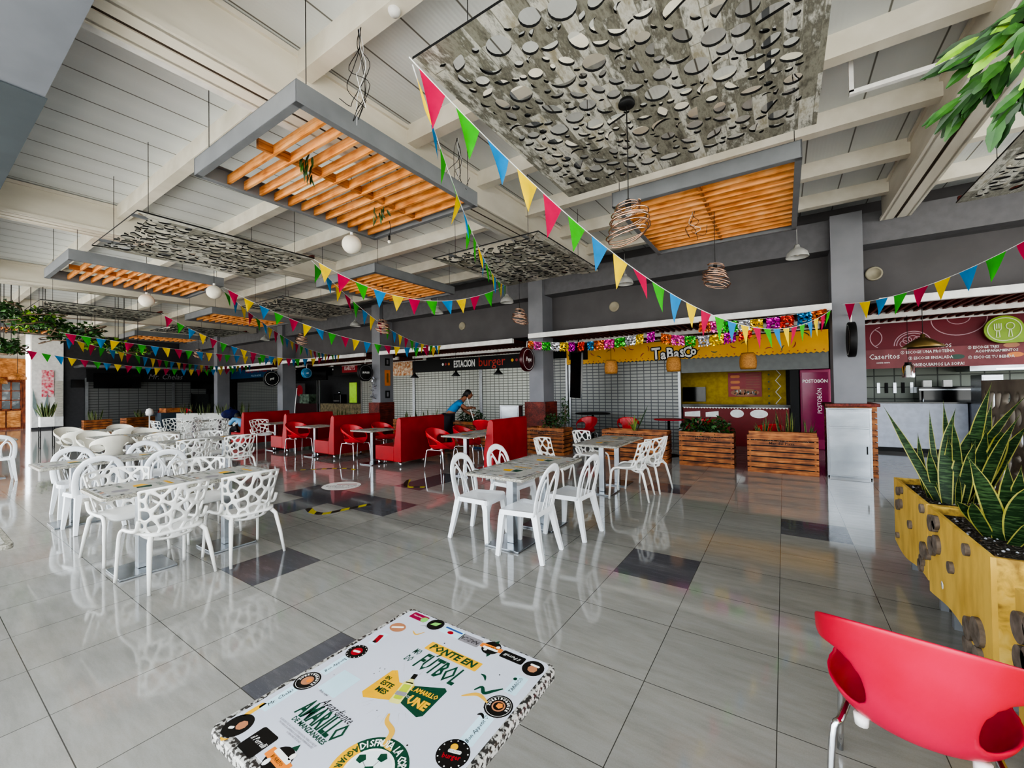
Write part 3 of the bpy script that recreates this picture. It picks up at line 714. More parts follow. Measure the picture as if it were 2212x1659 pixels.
for x, y, r_, l in ((-4.5, 1.33, Wt+.12, 'white lattice chair nearest the camera at left, back to the viewer'), (-4.47, 1.93, Wt+.02, 'white lattice chair behind the nearest one, same side of the table'),
                    (-5.5, 1.3, E+.12, 'lattice chair across the near-left table, mostly hidden by the top'), (-5.5, 1.98, E, 'second lattice chair across the near-left table'),
                    (-1.88, 5.95, Wt+.1, 'lattice chair nearest on the right side of the table before the planters'), (-1.8, 6.55, Wt-.15, 'lattice chair behind it at the right of the table before the planters'),
                    (-2.93, 5.55, E+.1, 'lattice chair in side view left of the table before the planters'), (-2.85, 6.75, E-.15, 'lattice chair on the far left of the table before the planters'),
                    (-8.5, 2.85, Wt, 'lattice chair on the near side of the dark-edged twin table, left one'), (-8.5, 3.55, Wt, 'lattice chair on the near side of the dark-edged twin table, right one'),
                    (-9.55, 2.8, E, 'lattice chair on the far side of the dark-edged twin table, left one'), (-9.55, 3.55, E, 'lattice chair on the far side of the dark-edged twin table, right one'),
                    (-12.45, 5.85, E, 'lattice chair standing alone beside the farthest booth table'), (-11.9, 6.75, So+.3, 'lattice chair mostly hidden behind the third booth'),
                    (-14.7, 4.9, Wt, 'distant lattice chair, near side left of the back cluster'), (-14.7, 5.6, Wt, 'distant lattice chair, near side middle of the back cluster'), (-14.65, 6.3, Wt, 'distant lattice chair, near side right of the back cluster'),
                    (-15.9, 4.9, E, 'distant lattice chair, far side left of the back cluster'), (-15.9, 5.7, E, 'distant lattice chair, far side right of the back cluster'), (-15.3, 4.45, 0, 'distant lattice chair at the left end of the back cluster')):
    LAT.put((x, y, 0), r_, l, 'white lattice-back chairs')
for x, y, r_, l in ((-2.78, 3.55, E+.08, 'arched white plastic chair at the left front of the middle table'), (-2.85, 4.3, E-.05, 'arched white plastic chair at the left rear of the middle table'),
                    (-2.1, 3.42, Wt+.05, 'arched white plastic chair at the right front of the middle table'), (-1.98, 4.15, Wt-.05, 'arched white plastic chair pulled out at the right rear of the middle table'),
                    (-6.95, 1.35, Wt+.05, 'arched white plastic chair at the narrow left table, near side'), (-6.9, 1.98, Wt-.03, 'arched white plastic chair at the narrow left table, near side rear'),
                    (-7.95, 1.4, E, 'arched white plastic chair across the narrow left table'), (-7.9, 2.15, E, 'arched white plastic chair across the narrow left table, rear one'), (-12.3, 1.1, Wt, 'white plastic chair cut by the left edge of the picture')):
    MONO.put((x, y, 0), r_, l, 'arched white plastic chairs')
for x, y, r_, l in ((-10.75, 2.3, Wt+.1, 'ivory tub chair nearest at the left of its cluster'), (-10.7, 3.05, Wt-.1, 'ivory tub chair nearest at the right of its cluster'), (-11.95, 2.35, E, 'ivory tub chair on the far side of the nearer pair, left'),
                    (-11.95, 3.2, E, 'ivory tub chair on the far side of the nearer pair, right'), (-13.05, 2.3, Wt, 'ivory tub chair on the near side of the farther pair, left'), (-13.05, 3.1, Wt, 'ivory tub chair on the near side of the farther pair, right'),
                    (-14.3, 2.4, E+.2, 'ivory tub chair farthest left in its cluster'), (-14.3, 3.3, E, 'ivory tub chair farthest right in its cluster')):
    TUBI.put((x, y, 0), r_, l, 'ivory tub chairs')
TUBF.put((.36, 1.975, -.0), -.15, 'sun-faded red tub chair in the right foreground, back to the camera')
for x, y, r_, l in ((-5.75, 6.1, E, 'red tub chair at the table beside the red divider'), (-5.65, 6.8, E+.2, 'red tub chair behind the first at the table beside the divider'), (-8.25, 5.9, E, 'red tub chair left of the nearest booth, facing its table'),
                    (-8.2, 6.7, E, 'red tub chair behind, beyond the nearest booth table'), (-10.45, 5.8, E, 'red tub chair left of the second booth'), (-4.4, 10.2, So, 'red tub chair in shade at the dark terrace table left of centre'),
                    (-3.3, 10.3, So+.4, 'red tub chair lying low behind the left plank planter'), (-1.7, 10.4, So-.5, 'red tub chair in shade behind the pot table'), (-.3, 9.95, .3, 'dark red tub chair between the two plank planters'),
                    (-6.6, 8.6, .4, 'red tub chair near the cleaner'), (-8.8, 8.2, -.6, 'red tub chair behind the nearest booth top'), (-26.9, 7.9, E, 'red chair at the far bar, left one'), (-26.9, 8.8, E, 'red chair at the far bar, right one')):
    TUBR.put((x, y, 0), r_, l, 'red tub chairs')
for k, (x, y, L, st) in enumerate(((-6.65, 5.84, 1.32, 1), (-8.86, 5.76, 1.35, 1), (-10.96, 5.76, 1.35, 1), (-13.2, 5.7, 1.35, 1), (-4.47, 6.1, 1.2, 0))):
    o = booth(L, st); o.location = (x, y, 0)
    tag(o, ['red vinyl booth bench nearest the camera', 'red vinyl booth bench second from the nearest', 'red vinyl booth bench third from the nearest', 'red vinyl booth bench farthest left', 'seatless red vinyl divider with a tapered end'][k], 'bench', 'red vinyl booths')
# dark round terrace tables
def round_table(x, y, z, r, label, m):
    t = thing('round_table', label, 'table', (x, y, 0), 0, 'round terrace tables'); q = MB(); q.lathe([(r-.01, z-.03), (r, z-.02), (r, z-.005), (r-.01, z)], m, 28); q.build('tabletop', t)
    q = MB(); q.lathe([(.22, 0), (.22, .015), (.035, .04), (.03, z-.03)], BLACKM, 16); q.build('pedestal', t)
round_table(-2.25, 10.0, .85, .33, 'small dark red round table behind the planters', INKR)
round_table(-4.6, 11.15, .88, .5, 'black round table left of the dark shutter', BLACKM)

# ------------------------------------------------------------------ foreground table with printed top
t = thing('cafe_table', 'white printed-top square table with football and drink logos in the foreground', 'table', (-.885, .762, 0))
q = MB(); q.prism(rrect(-.312, -.33, .312, .33, .028, 5), .725, .758, GRANITE); q.build('tabletop', t, bevel=.008)
q = MB(); q.prism(rrect(-.29, -.305, .295, .318, .02, 4), .7582, .7596, CARD); sheet = q.build('printed_sheet', t)
q = MB(); q.box((-.04, -.04, .02), (.04, .04, .725), STAINW); q.build('post', t)
q = MB(); q.box((-.2, -.2, 0), (.2, .2, .02), STAIN); q.build('base_plate', t); q = MB(); q.box((-.12, -.12, .715), (.12, .12, .725), BLACKM); q.build('top_plate', t)
Z = .7598; cx0, cy0 = -.885, .762
pr = MB()
def disc(x, y, r, m, dz_=0, n=24, sy=1): pr.M = T(x-cx0, y-cy0, Z+dz_); pr.flat([(r*cos(2*pi*i/n), sy*r*sin(2*pi*i/n)) for i in range(n)], 0, m)
def rect(x, y, w, h, m, rot=0, dz_=0, r=.003): pr.M = T(x-cx0, y-cy0, Z+dz_) @ RZ(rot); pr.flat(rrect(-w/2, -h/2, w/2, h/2, r, 2), 0, m)
def tx(s, x, y, size, m, rot=0, xs=1, shear=0, bold=0, dz_=.0004, res=1, sp=1): pr.M = T(x-cx0, y-cy0, Z+dz_) @ RZ(rot); pr.text(s, m, size, 0, xs, shear=shear, bold=bold, res=res, sp=sp)
def ptext(s, x, y, r, a0, a1, size, m, xs=1, inward=False):
    for i, ch in enumerate(s):
        a = a0+(a1-a0)*i/(len(s)-1)
        pr.M = T(x-cx0+r*cos(a), y-cy0+r*sin(a), Z+.0006) @ RZ(a-pi/2 if not inward else a+pi/2); pr.text(ch, m, size, 0, xs, bold=.0006, res=1)
def blob(pts, m, dz_=0): pr.M = T(0, 0, 0); pr.flat([(a-cx0, b_-cy0) for a, b_ in pts], Z+dz_, m)
def ribbon(pts, w, m):
    P = bez([(a-cx0, b_-cy0, Z+.0001) for a, b_ in pts], 5); pr.M = Matrix.Identity(4); n = len(P)
    pr.sweep(P, [w*(.35+.65*sin(pi*i/(n-1))) for i in range(n)], .0001, m, 4, sq=True)
# --- centre slogans
rect(-.866, .957, .205, .04, INKY, -.0); tx('PONTE EN', -.868, .957, .037, INKG, 0, 1.0, .15, .0014)
tx('MO', -.972, .912, .036, INKG, 0, .45, .1, .0006); tx('DO', -.972, .876, .036, INKG, 0, .45, .1, .0006)
tx('FÚTBOL', -.862, .888, .094, INKG, 0, .46, .12, .0022)
blob([(-.972, .813), (-.958, .822), (-.915, .79), (-.875, .80), (-.877, .735), (-.955, .70), (-.975, .712)], INKY)
tx('EN', -.955, .785, .017, INKG, .05, .8, 0, .0006); tx('ESTE', -.938, .766, .022, INKG, .05, .95, 0, .0008); tx('MES', -.932, .742, .024, INKG, .05, .95, 0, .0008)
blob([(-.885, .795), (-.79, .842), (-.778, .835), (-.772, .74), (-.783, .728), (-.885, .745)], INKG, .0001)
tx('EL AMARILLO', -.829, .797, .022, INKY, .12, .72, 0, .0007); tx('NOS', -.857, .764, .013, INKW, .05, .8); tx('UNE', -.815, .762, .038, INKY, .05, .85, 0, .002)
# bottle
pr.M = T(-.882-cx0, .777-cy0, Z+.0005) @ RZ(.28)
pr.flat(rrect(-.017, -.05, .017, .03, .006, 3), 0, mat('bottle_pale_yellow', '#e6e08a', .3)); pr.flat(rrect(-.012, -.035, .012, .02, .004, 2), .0002, mat('bottle_label_lime', '#b9c93a', .3))
pr.flat([(-.012, .026), (.012, .026), (.006, .043), (-.006, .043)], 0, MATS['bottle_pale_yellow']); pr.flat(rrect(-.007, .043, .007, .064, .002, 2), 0, INK); pr.flat(rrect(-.016, -.022, .016, -.008, .002, 2), .0003, INKGY)
# aguardiente lettering
tx('Aguardiente', -.97, .633, .034, INK, -.03, .75, .45); tx('AMARILLO', -.975, .594, .074, INKG, -.02, .48, 0, .002); tx('DE MANZANARES', -.975, .560, .018, INKG, -.02, .95, 0, .0004)
tx('EL EXCESO DE ALCOHOL ES PERJUDICIAL PARA LA SALUD', -.992, .5435, .0066, INKGY, 0, .9); tx('PROHÍBASE EL EXPENDIO DE BEBIDAS EMBRIAGANTES', -.990, .5365, .0066, INKGY, 0, .9); tx('A MENORES DE EDAD', -.985, .5295, .0066, INKGY, 0, .9)
# cup badge
bx_, by_ = -.762, .568; disc(bx_, by_, .088, INKG, .0001, 40)
pr.M = T(bx_-cx0, by_-cy0, Z+.0002)
for a0, a1 in ((2.75, 4.6), (5.15, 5.95)): pr.flat(arc(0, 0, .0878, a0, a1, 14)+arc(0, 0, .05, a1, a0, 14), 0, INKY)
disc(bx_, by_, .057, INKW, .0003, 36); disc(bx_, by_, .051, mat('ball_pale', '#dfe9e8', .4), .0004, 36)
ptext('DISFRUTA LA COPA CON', bx_, by_, .071, 2.62, .05, .026, INKW, .8); ptext('AGUARDIENTE', bx_, by_, .071, 2.85, 4.5, .022, INKG, .8, True)
for i in range(6):
    a = 2*pi*i/5+.3; rr_ = 0 if i == 5 else .04
    pr.M = T(bx_-cx0+rr_*cos(a), by_-cy0+rr_*sin(a), Z+.0006) @ RZ(a)
    pr.flat([(.015*(.8 if i < 5 else 1)*cos(2*pi*k/5), .015*(.8 if i < 5 else 1)*sin(2*pi*k/5)) for k in range(5)], 0, INKG)
for i in range(5):
    a = 2*pi*i/5+.3; pr.M = T(bx_-cx0, by_-cy0, Z+.0005) @ RZ(a); pr.flat([(.013, -.0009), (.03, -.0009), (.03, .0009), (.013, .0009)], 0, INKGY)
# --- border stickers
rect(-1.113, 1.056, .075, .034, INKM, -.02); disc(-1.085, 1.053, .014, mat('sticker_lime', '#8ad06a', .4), .0002); tx('Caseritos', -1.122, 1.058, .011, INKW, 0)
disc(-1.03, 1.053, .031, INK, 0, 24); pr.M = T(-1.03-cx0, 1.053-cy0, Z+.0003) @ RZ(.5); pr.flat([(-.02, 0), (-.005, .012), (.02, .006), (.004, -.01)], 0, MATS['sticker_lime'])
disc(-1.13, .971, .031, INKT, 0, 24, .8); pr.M = T(-1.13-cx0, .971-cy0, Z+.0003) @ RZ(.5); pr.flat(rrect(-.022, -.005, .022, .005, .004, 2), 0, INKW); 
rect(-1.133, .893, .03, .064, INKLB, .1); pr.M = T(-1.133-cx0, .893-cy0, Z+.0003) @ RZ(.3); pr.flat(rrect(-.01, -.022, .008, .02, .004, 2), 0, INKR); pr.flat([(-.012, -.02), (.004, -.024), (-.002, -.008)], .0001, INK)
disc(-1.136, .812, .033, INK); 
for i in range(14): disc(-1.136+.029*cos(2*pi*i/14), .812+.029*sin(2*pi*i/14), .0017, INKW, .0002, 6)
disc(-1.136, .812, .018, INKR, .0002); rect(-1.136, .812, .026, .009, INKW, .2, .0004)
rect(-1.136, .737, .03, .085, INKLB, .05); tx('Bon Appetit', -1.136, .737, .014, INK, pi/2, 1, .3)
rect(-1.055, .697, .075, .085, INKLB, .0)          # the printed code square is left blank
tx('Pide aquí', -1.058, .652, .01, INK, 0)
disc(-1.142, .655, .036, INK); disc(-1.142, .655, .031, INKW, .0001); disc(-1.142, .655, .030, INK, .0002); disc(-1.142, .655, .017, INKT, .0003); disc(-1.138, .658, .009, INKO, .0004, 5)
ptext('ZURRIBURGUER', -1.142, .655, .0245, pi*1.1, -.1, .009, INKW, .9)
rect(-1.142, .577, .032, .09, INKLB, .03); tx('Mr. Chelas', -1.142, .58, .017, INK, pi/2, .9, .3)
blob([(-1.163, .545), (-1.15, .55), (-1.148, .51), (-1.158, .493), (-1.163, .505)], INKY); disc(-1.136, .475, .035, INK, 0, 24); disc(-1.128, .48, .014, INKT, .0002, 8); rect(-1.143, .463, .014, .008, INKW, .5, .0003); blob([(-1.135, .436), (-1.12, .44), (-1.11, .446), (-1.12, .431)], INKY)
rect(-1.043, .478, .065, .065, INK, .0, 0, .006); tx('il Perrelli', -1.043, .479, .019, INKW, 0, .8, .4)
disc(-.955, .479, .034, INK, 0, 20); rect(-.955, .479, .085, .024, INKO, -.05, .0002); rect(-.955, .489, .06, .012, INKW, -.05, .0003); disc(-.972, .462, .007, INKW, .0003, 10, 1.4); disc(-.935, .5, .007, INKW, .0003, 10, 1.4); blob([(-.96, .512), (-.95, .528), (-.94, .512)], INKG, .0002); tx('BURRITO', -.955, .476, .011, INK, -.05)
rect(-.951, 1.051, .09, .04, INKLB, -.02); rect(-.951, 1.061, .075, .008, INKB, -.02, .0002); disc(-.953, 1.044, .012, INKR, .0002, 12, .7)
rect(-.869, 1.047, .08, .038, INKGY, 0); tx('NAZCA', -.869, 1.047, .025, INK, pi, .8, .2)
disc(-.788, 1.052, .032, INK, 0, 20); rect(-.788, 1.052, .08, .02, INKO, .05, .0002); rect(-.788, 1.046, .055, .01, INKW, .05, .0003); disc(-.77, 1.064, .007, INKW, .0003, 10); disc(-.8, 1.036, .006, INKW, .0003, 10); blob([(-.795, 1.08), (-.785, 1.096), (-.78, 1.078)], INKG, .0002); blob([(-.785, 1.022), (-.775, 1.008), (-.77, 1.024)], INKG, .0002); tx('BURRITO', -.788, 1.055, .01, INK, pi)
rect(-.706, 1.049, .082, .034, INK, 0, 0, .006); tx('il Perrelli', -.706, 1.049, .018, INKW, pi, .9, .4)
disc(-.628, 1.04, .033, INK, 0, 24); disc(-.628, 1.036, .015, INKT, .0002, 8); rect(-.628, 1.052, .03, .008, INKW, 0, .0003)
rect(-.632, .957, .036, .075, INKLB, .03); tx('TABASCO', -.633, .955, .016, INK, pi/2, .9, .2); disc(-.648, .975, .006, INKG, .0003, 8)
disc(-.63, .868, .038, INK); disc(-.63, .868, .0335, INKW, .0001, 28); disc(-.63, .868, .0325, INK, .0002, 28); disc(-.63, .868, .018, INKT, .0003); disc(-.63, .868, .014, INK, .0004); disc(-.628, .87, .01, INKO, .0005, 5)
ptext('ZURRIBURGUER', -.63, .868, .0255, pi*1.1, -.1, .0095, INKW, .9)
rect(-.632, .782, .038, .095, INKLB, .04); tx('Bon Appetit ♡', -.632, .782, .0155, INK, pi/2+.03, .95, .3)
disc(-.636, .70, .039, INK, 0, 28)
for i in range(13): disc(-.636+.034*cos(2*pi*i/13), .70+.034*sin(2*pi*i/13), .0019, INKW, .0002, 6)
disc(-.645, .715, .009, INKY, .0003, 14); rect(-.636, .706, .032, .009, INKW, .3, .0004); tx('ESTACION', -.636, .706, .007, INK, .3, .9, 0, 0, .0006); tx('burger', -.634, .692, .018, INKR, .35, .9, 0, .0004)
# confetti
ribbon([(-.742, .94), (-.728, .938), (-.716, .925)], .004, INKG); ribbon([(-.72, .88), (-.708, .9), (-.69, .885), (-.672, .905), (-.655, .925)], .0055, INKG); ribbon([(-.735, .845), (-.70, .872), (-.66, .862)], .006, mat('confetti_gold', '#e3b34c', .4))
ribbon([(-.85, .70), (-.835, .68), (-.80, .667), (-.785, .635), (-.76, .63)], .007, MATS['confetti_gold']); ribbon([(-1.07, .985), (-1.045, .975), (-1.03, 1.0)], .003, MATS['confetti_gold']); ribbon([(-.66, .818), (-.65, .824), (-.638, .815)], .004, INK); ribbon([(-1.07, 1.02), (-1.055, 1.028), (-1.04, 1.02)], .0016, INKGY)
rnd = random.Random(4)
for x, y in ((-1.01, .80), (-1.0, .79), (-.995, .805), (-1.005, .775), (-1.1, .71), (-1.13, .77), (-.93, .99), (-.695, .965), (-.74, .66), (-.885, .69), (-1.03, .6), (-.66, .845)): disc(x, y, rnd.uniform(.0015, .003), INK, .0001, 5)
for a in range(22):
    an = 2*pi*a/22+rnd.uniform(-.1, .1); r0, r1 = rnd.uniform(.07, .09), rnd.uniform(.1, .135)
    pr.M = T(-.88-cx0, .77-cy0, Z+.0001) @ RZ(an); pr.flat([(r0, -.0003), (r1, 0), (r0, .0003)], 0, INKGY)
pr.M = Matrix.Identity(4); pr.build('printed_logos', sheet)

# ------------------------------------------------------------------ floor stickers and tape
def tape(pts, w, label):
    P = bez([(x, y, .0012) for x, y in pts], 4); q = MB(); q.sweep(P, w, .0008, HAZ, 4, sq=True); tag(q.build('hazard_tape'), label, 'tape', 'worn black and yellow floor tapes')
tape([(-5.44, 3.15), (-5.22, 3.08), (-5.02, 3.12), (-4.95, 3.4), (-4.87, 3.72)], .045, 'curled hazard tape on the near dark tiles')
tape([(-5.6, 5.1), (-5.4, 4.85), (-5.2, 4.72), (-4.95, 4.85)], .04, 'hazard tape on the dark tiles by the nearest booth')
tape([(-8.3, 4.6), (-8.0, 4.9), (-7.6, 5.2), (-7.2, 5.2)], .04, 'hazard tape in front of the second booth')
tape([(-8.1, 2.75), (-8.0, 3.0)], .03, 'short scrap of hazard tape by the lattice chairs')
q = MB(); q.flat([(-6.25+.33*cos(2*pi*i/28), 4.2+.3*sin(2*pi*i/28)) for i in range(28)], .001, INKW); q.M = T(-6.2, 4.2, .0016) @ RZ(.6); q.text('ESPERE AQUÍ', INK, .1, 0); q.M = T(-6.27, 4.32, .0016) @ RZ(.6); q.flat([(-.17, -.02), (.17, -.02), (.17, .015), (-.17, .015)], 0, INKR); q.M = T(-6.15, 4.08, .0016) @ RZ(.6); q.text('SU PEDIDO', INK, .07, 0)
tag(q.build('floor_sticker'), 'worn round white sticker on the floor beyond the dark tiles', 'sticker')
# ------------------------------------------------------------------ plants
def blade(q, base, tip, w, bend=(0, 0, 0), twist=0, n=9, m1=None, m2=None, fold=.25):
    b0, t0 = Vector(base), Vector(tip); md = (b0+t0)/2+Vector(bend)
    ax = (t0-b0).normalized(); sd0 = ax.cross(Vector((cos(twist), sin(twist), .01))).normalized()
    vs = []; L = []
    for i in range(n+1):
        s = i/n; p = b0*(1-s)**2+md*2*s*(1-s)+t0*s*s
        ww = w*.86*(.4+.85*sin(pi*min(1, s*.95+.12))**.8)*(1 if s < .7 else max(.02, 1-((s-.7)/.3)**1.6))*.85
        a = Matrix.Rotation((s-.5)*.9, 3, ax); sd = a @ sd0; nm = sd.cross(ax)
        for e, k in ((-1, 1), (-.82, .75), (0, 0), (.82, .75), (1, 1)): vs.append(p+sd*(e*ww)+nm*(abs(e)*ww*fold))
    o = len(vs)
    for i in range(n):
        for k in range(4):
            f = (i*5+k, i*5+k+1, (i+1)*5+k+1, (i+1)*5+k); L.append((f, k in (0, 3)))
    q.add(vs, [f for f, e in L if not e], m1 or SNKD, True); q.add(vs, [f for f, e in L if e], m2 or SNKY, True)
def snake_plant(loc, n, h, r, label, seed, group=None, w=.03, spread=.22):
    rnd = random.Random(seed); t = thing('snake_plant', label, 'plant', loc, 0, group); q = MB()
    for i in range(n):
        a = rnd.uniform(0, 2*pi); rr_ = r*sqrt(rnd.random()); hh = h*rnd.uniform(.5, 1.05); sp = spread*rnd.uniform(.1, 1)
        bx, by = rr_*cos(a), rr_*sin(a)
        blade(q, (bx, by, -.02), (bx+sp*cos(a), by+sp*sin(a), hh), w*rnd.uniform(.7, 1.2), (rnd.uniform(-.03, .03), rnd.uniform(-.03, .03), .02), rnd.uniform(0, pi), 7)
    q.build('leaves', t); return t
SG = 'snake plants growing in the planters'
def leafy(q, c, r, n, size, mats_, seed, flat=.5, ln=1.8):
    rnd = random.Random(seed)
    for i in range(n):
        th, ph = rnd.uniform(0, 2*pi), rnd.uniform(-.3, 1); rr_ = rnd.random()**.4
        p = Vector((c[0]+r[0]*rr_*cos(th)*sqrt(max(0, 1-ph*ph*.7)), c[1]+r[1]*rr_*sin(th)*sqrt(max(0, 1-ph*ph*.7)), c[2]+r[2]*ph*rr_))
        d = Vector((rnd.uniform(-1, 1), rnd.uniform(-1, 1), rnd.uniform(-1, .6))).normalized(); s = d.cross(Vector((rnd.uniform(-1, 1), rnd.uniform(-1, 1), rnd.uniform(-1, 1)))).normalized()
        L = size*rnd.uniform(.7, 1.3); w = L/ln*.5; up = s.cross(d)*w*.3
        q.add([p, p+d*L*.35+s*w+up, p+d*L, p+d*L*.35-s*w+up, p+d*L*.4], [(0, 4, 1), (1, 4, 2), (2, 4, 3), (3, 4, 0)], rnd.choice(mats_), False)
def bush(loc, r, n, size, label, seed, mats_=None, group=None, kind='bush'):
    t = thing('leafy_bush', label, 'plant', loc, 0, group); q = MB(); leafy(q, (0, 0, r[2]*.45), r, n, size, mats_ or [LEAFD, LEAFD, LEAFM], seed); q.build('leaves', t)
    q = MB(); rnd = random.Random(seed)
    for i in range(6): q.sweep([(0+rnd.uniform(-.5, .5)*r[0], 0, -.03), (rnd.uniform(-.8, .8)*r[0], rnd.uniform(-.6, .6)*r[1], r[2]*.9)], .004, None, BARK, 5, up=None)
    q.build('stems', t); return t
# ------------------------------------------------------------------ plank planters along the shops
def plank_planter(w, d, h, loc, label, rotz=0, cap=False, txt=True, n=7):
    t = thing('plank_planter', label, 'planter', loc, rotz, 'slatted plank planters')
    ph = (h-.02*(n-1))/n
    for i in range(n):
        z = i*(ph+.02); q = MB(); q.box((0, 0, z), (w, .022, z+ph), PLANK); q.box((0, d-.022, z), (w, d, z+ph), PLANK); q.box((-.002, .022, z), (.02, d-.022, z+ph), PLANKY); q.box((w-.02, .022, z), (w+.002, d-.022, z+ph), PLANKY); q.build('plank_course', t)
    q = MB()
    for x in (.03, w-.06):
        for y in (.024, d-.055): q.box((x, y, 0), (x+.03, y+.03, h-.01), PLANK)
    q.box((.03, .03, .02), (w-.03, d-.03, h-.1), BLACKM); q.build('liner', t)
    q = MB(); q.box((.025, .025, h-.1), (w-.025, d-.025, h-.06), SOIL); q.build('soil', t)
    if cap: q = MB(); q.box((.03, -.01, h), (w-.02, d*.3, h+.07), PLANK); q.build('cap_board', t)
    if txt:
        q = MB(); z = (n-2)*(ph+.02)+ph/2; q.M = T(w*.5, -.001, z) @ RX(pi/2); q.text('Mar del Plaza', mat('branded_letters', '#3a1d0e', .6), .062, .001, 1.15, res=1, bold=.0012); q.M = Matrix.Identity(4); q.build('lettering', t)
    return t
plank_planter(1.07, .42, .68, (-.59, 8.8, 0), 'plank planter with a pale cap board beside the steel bin', cap=True)
plank_planter(.99, .42, .68, (-1.81, 8.9, 0), 'plank planter full of dark bushy plants, left of the capped one')
plank_planter(1.4, .42, .66, (-3.43, 8.82, 0), 'plank planter with a spider plant, fourth from the bin side')
plank_planter(1.0, .5, .64, (-5.35, 8.75, 0), 'plank planter at the foot of the second column')
plank_planter(1.25, .45, .71, (-7.8, 8.8, 0), 'plank planter left of the red divider, behind the tables')
plank_planter(2.6, .45, .68, (-10.6, 9.0, 0), 'long plank planter behind the nearest booths', txt=False)
plank_planter(2.4, .45, .68, (-14.6, 9.0, 0), 'long plank planter behind the far booths', txt=False)
plank_planter(1.35, .45, .56, (-25.2, 7.0, 0), 'far plank planter at right before the bar', -pi/2+.25, txt=False, n=5)
plank_planter(1.3, .45, .56, (-25.6, 8.4, 0), 'far plank planter nearest the lectern', -pi/2+.2, txt=False, n=5)
plank_planter(.9, .45, .52, (-25.6, 5.5, 0), 'far small plank planter near the white pier', -pi/2, txt=False, n=5)
for k, (x, y, z, n, h, r, w, l) in enumerate(((-.32, 9.02, .6, 12, .42, .1, .022, 'snake plant at the left of the capped plank planter'), (.02, 9.05, .6, 16, .52, .12, .022, 'tall snake plant in the middle of the capped plank planter'), (.33, 9.03, .6, 9, .38, .07, .02, 'small snake plant at the right of the capped plank planter'),
        (-9.9, 9.2, .6, 14, .42, .35, .02, 'snake plants behind the second booth'), (-9.0, 9.2, .6, 16, .45, .35, .02, 'snake plants showing above the nearest booth'), (-13.5, 9.2, .6, 14, .45, .4, .02, 'snake plants above the third booth'),
        (-25.4, 6.5, .5, 10, .45, .15, .03, 'snake plant in the far planter at left'), (-25.4, 7.5, .5, 8, .6, .12, .03, 'tall snake plant in the far planter middle'), (-25.3, 8.1, .5, 10, .6, .12, .03, 'snake plant beside the lectern'), (-25.5, 5.0, .5, 14, .5, .2, .03, 'spreading snake plant in the small far planter'))):
    snake_plant((x, y, z), n, h, r, l, 20+k, SG, w, .12)
bush((-1.33, 9.1, .6), (.5, .2, .26), 520, .085, 'dark leafy bush filling the plank planter', 1)
bush((-4.75, 9.0, .58), (.3, .2, .3), 260, .07, 'leafy bush in the planter by the second column', 2)
bush((-4.45, 9.05, .6), (.1, .1, .62), 150, .06, 'upright climbing plant beside the second column', 3)
bush((-7.3, 9.0, .62), (.5, .2, .3), 260, .08, 'dark broad-leaved bush left of the white box', 4, [LEAFD])
t = thing('spider_plant', 'arching spider plant in the plank planter before the dark shutter', 'plant', (-2.75, 9.0, .58)); q = MB(); rnd = random.Random(9)
for i in range(26):
    a = rnd.uniform(0, 2*pi); r_ = rnd.uniform(.12, .3); h = rnd.uniform(.1, .45)
    blade(q, (0, 0, 0), (r_*cos(a), r_*sin(a), h), .009, (0, 0, .25), a, 6, mat('spider_leaf', '#7d9a4e', .4), MATS['snake_leaf_margin'])
blade(q, (.02, 0, 0), (.3, 0, .62), .02, (.05, 0, .1), 1, 6, LEAFD, LEAFD); q.build('leaves', t)
# ------------------------------------------------------------------ yellow planters at right
def yellow_planter(loc, L, D, top, bot, discs, label, front=True, sticker=None):
    t = thing('yellow_planter', label, 'planter', loc, 0, 'yellow plywood planters with grey wood discs'); n = 14
    # front board (outer face x=0) with wavy lower edge
    q = MB(); prof = [(y, bot(y)) for y in [L*i/n for i in range(n+1)]]
    vs = [(x, y, z) for x in (0, .02) for y, z in prof]+[(x, y, top) for x in (0, .02) for y, z in prof]; m_ = n+1; fs = []
    for i in range(n):
        fs += [(i+1, i, 2*m_+i, 2*m_+i+1), (m_+i, m_+i+1, 3*m_+i+1, 3*m_+i), (i, i+1, m_+i+1, m_+i), (2*m_+i+1, 2*m_+i, 3*m_+i, 3*m_+i+1)]
    fs += [(0, m_, 3*m_, 2*m_), (m_+n, n, 2*m_+n, 3*m_+n)]
    q.add(vs, fs, YPLY); fb = q.build('front_board', t)
    q = MB(); b0 = bot(0)
    q.box((.02, 0, b0+.04), (D, .02, top), YEDGE); q.box((.02, L-.02, b0+.04), (D, L, top), YEDGE); q.box((D-.02, .02, b0+.04), (D, L-.02, top), YEDGE); q.build('side_boards', t)
    q = MB(); q.box((.02, .02, b0+.06), (D-.02, L-.02, top-.05), SOIL)
    rnd = random.Random(1)
    for i in range(240):
        x, y, s = rnd.uniform(.03, D-.03), rnd.uniform(.03, L-.03), rnd.uniform(.005, .012); q.sphere((x, y, top-.05), s, rnd.choice((INKGY, BARK, CARD, SOIL, SOIL)), 5)
    q.build('soil', t)
    for x in (.08, D-.12):
        for y in (.1, L-.14): q = MB(); q.box((x, y, 0), (x+.04, y+.04, b0+.1), FRAMEG); q.build('leg', t)
    for y, z, r in discs:
        q = MB(); q.M = T(0, y, z) @ RY(-pi/2); q.lathe([(r, 0), (r, .02)], DISC, 20, smooth=False); q.M = Matrix.Identity(4); q.build('wood_disc', fb)
    if sticker: q = MB(); q.M = T(-.001, *sticker) @ RY(-pi/2); q.lathe([(.024, 0), (.024, .001)], INKW, 18); q.M = T(-.0025, *sticker) @ RY(-pi/2) @ RZ(pi/2); q.text('2', INKGY, .03, 0); q.build('sticker', t)
    return t
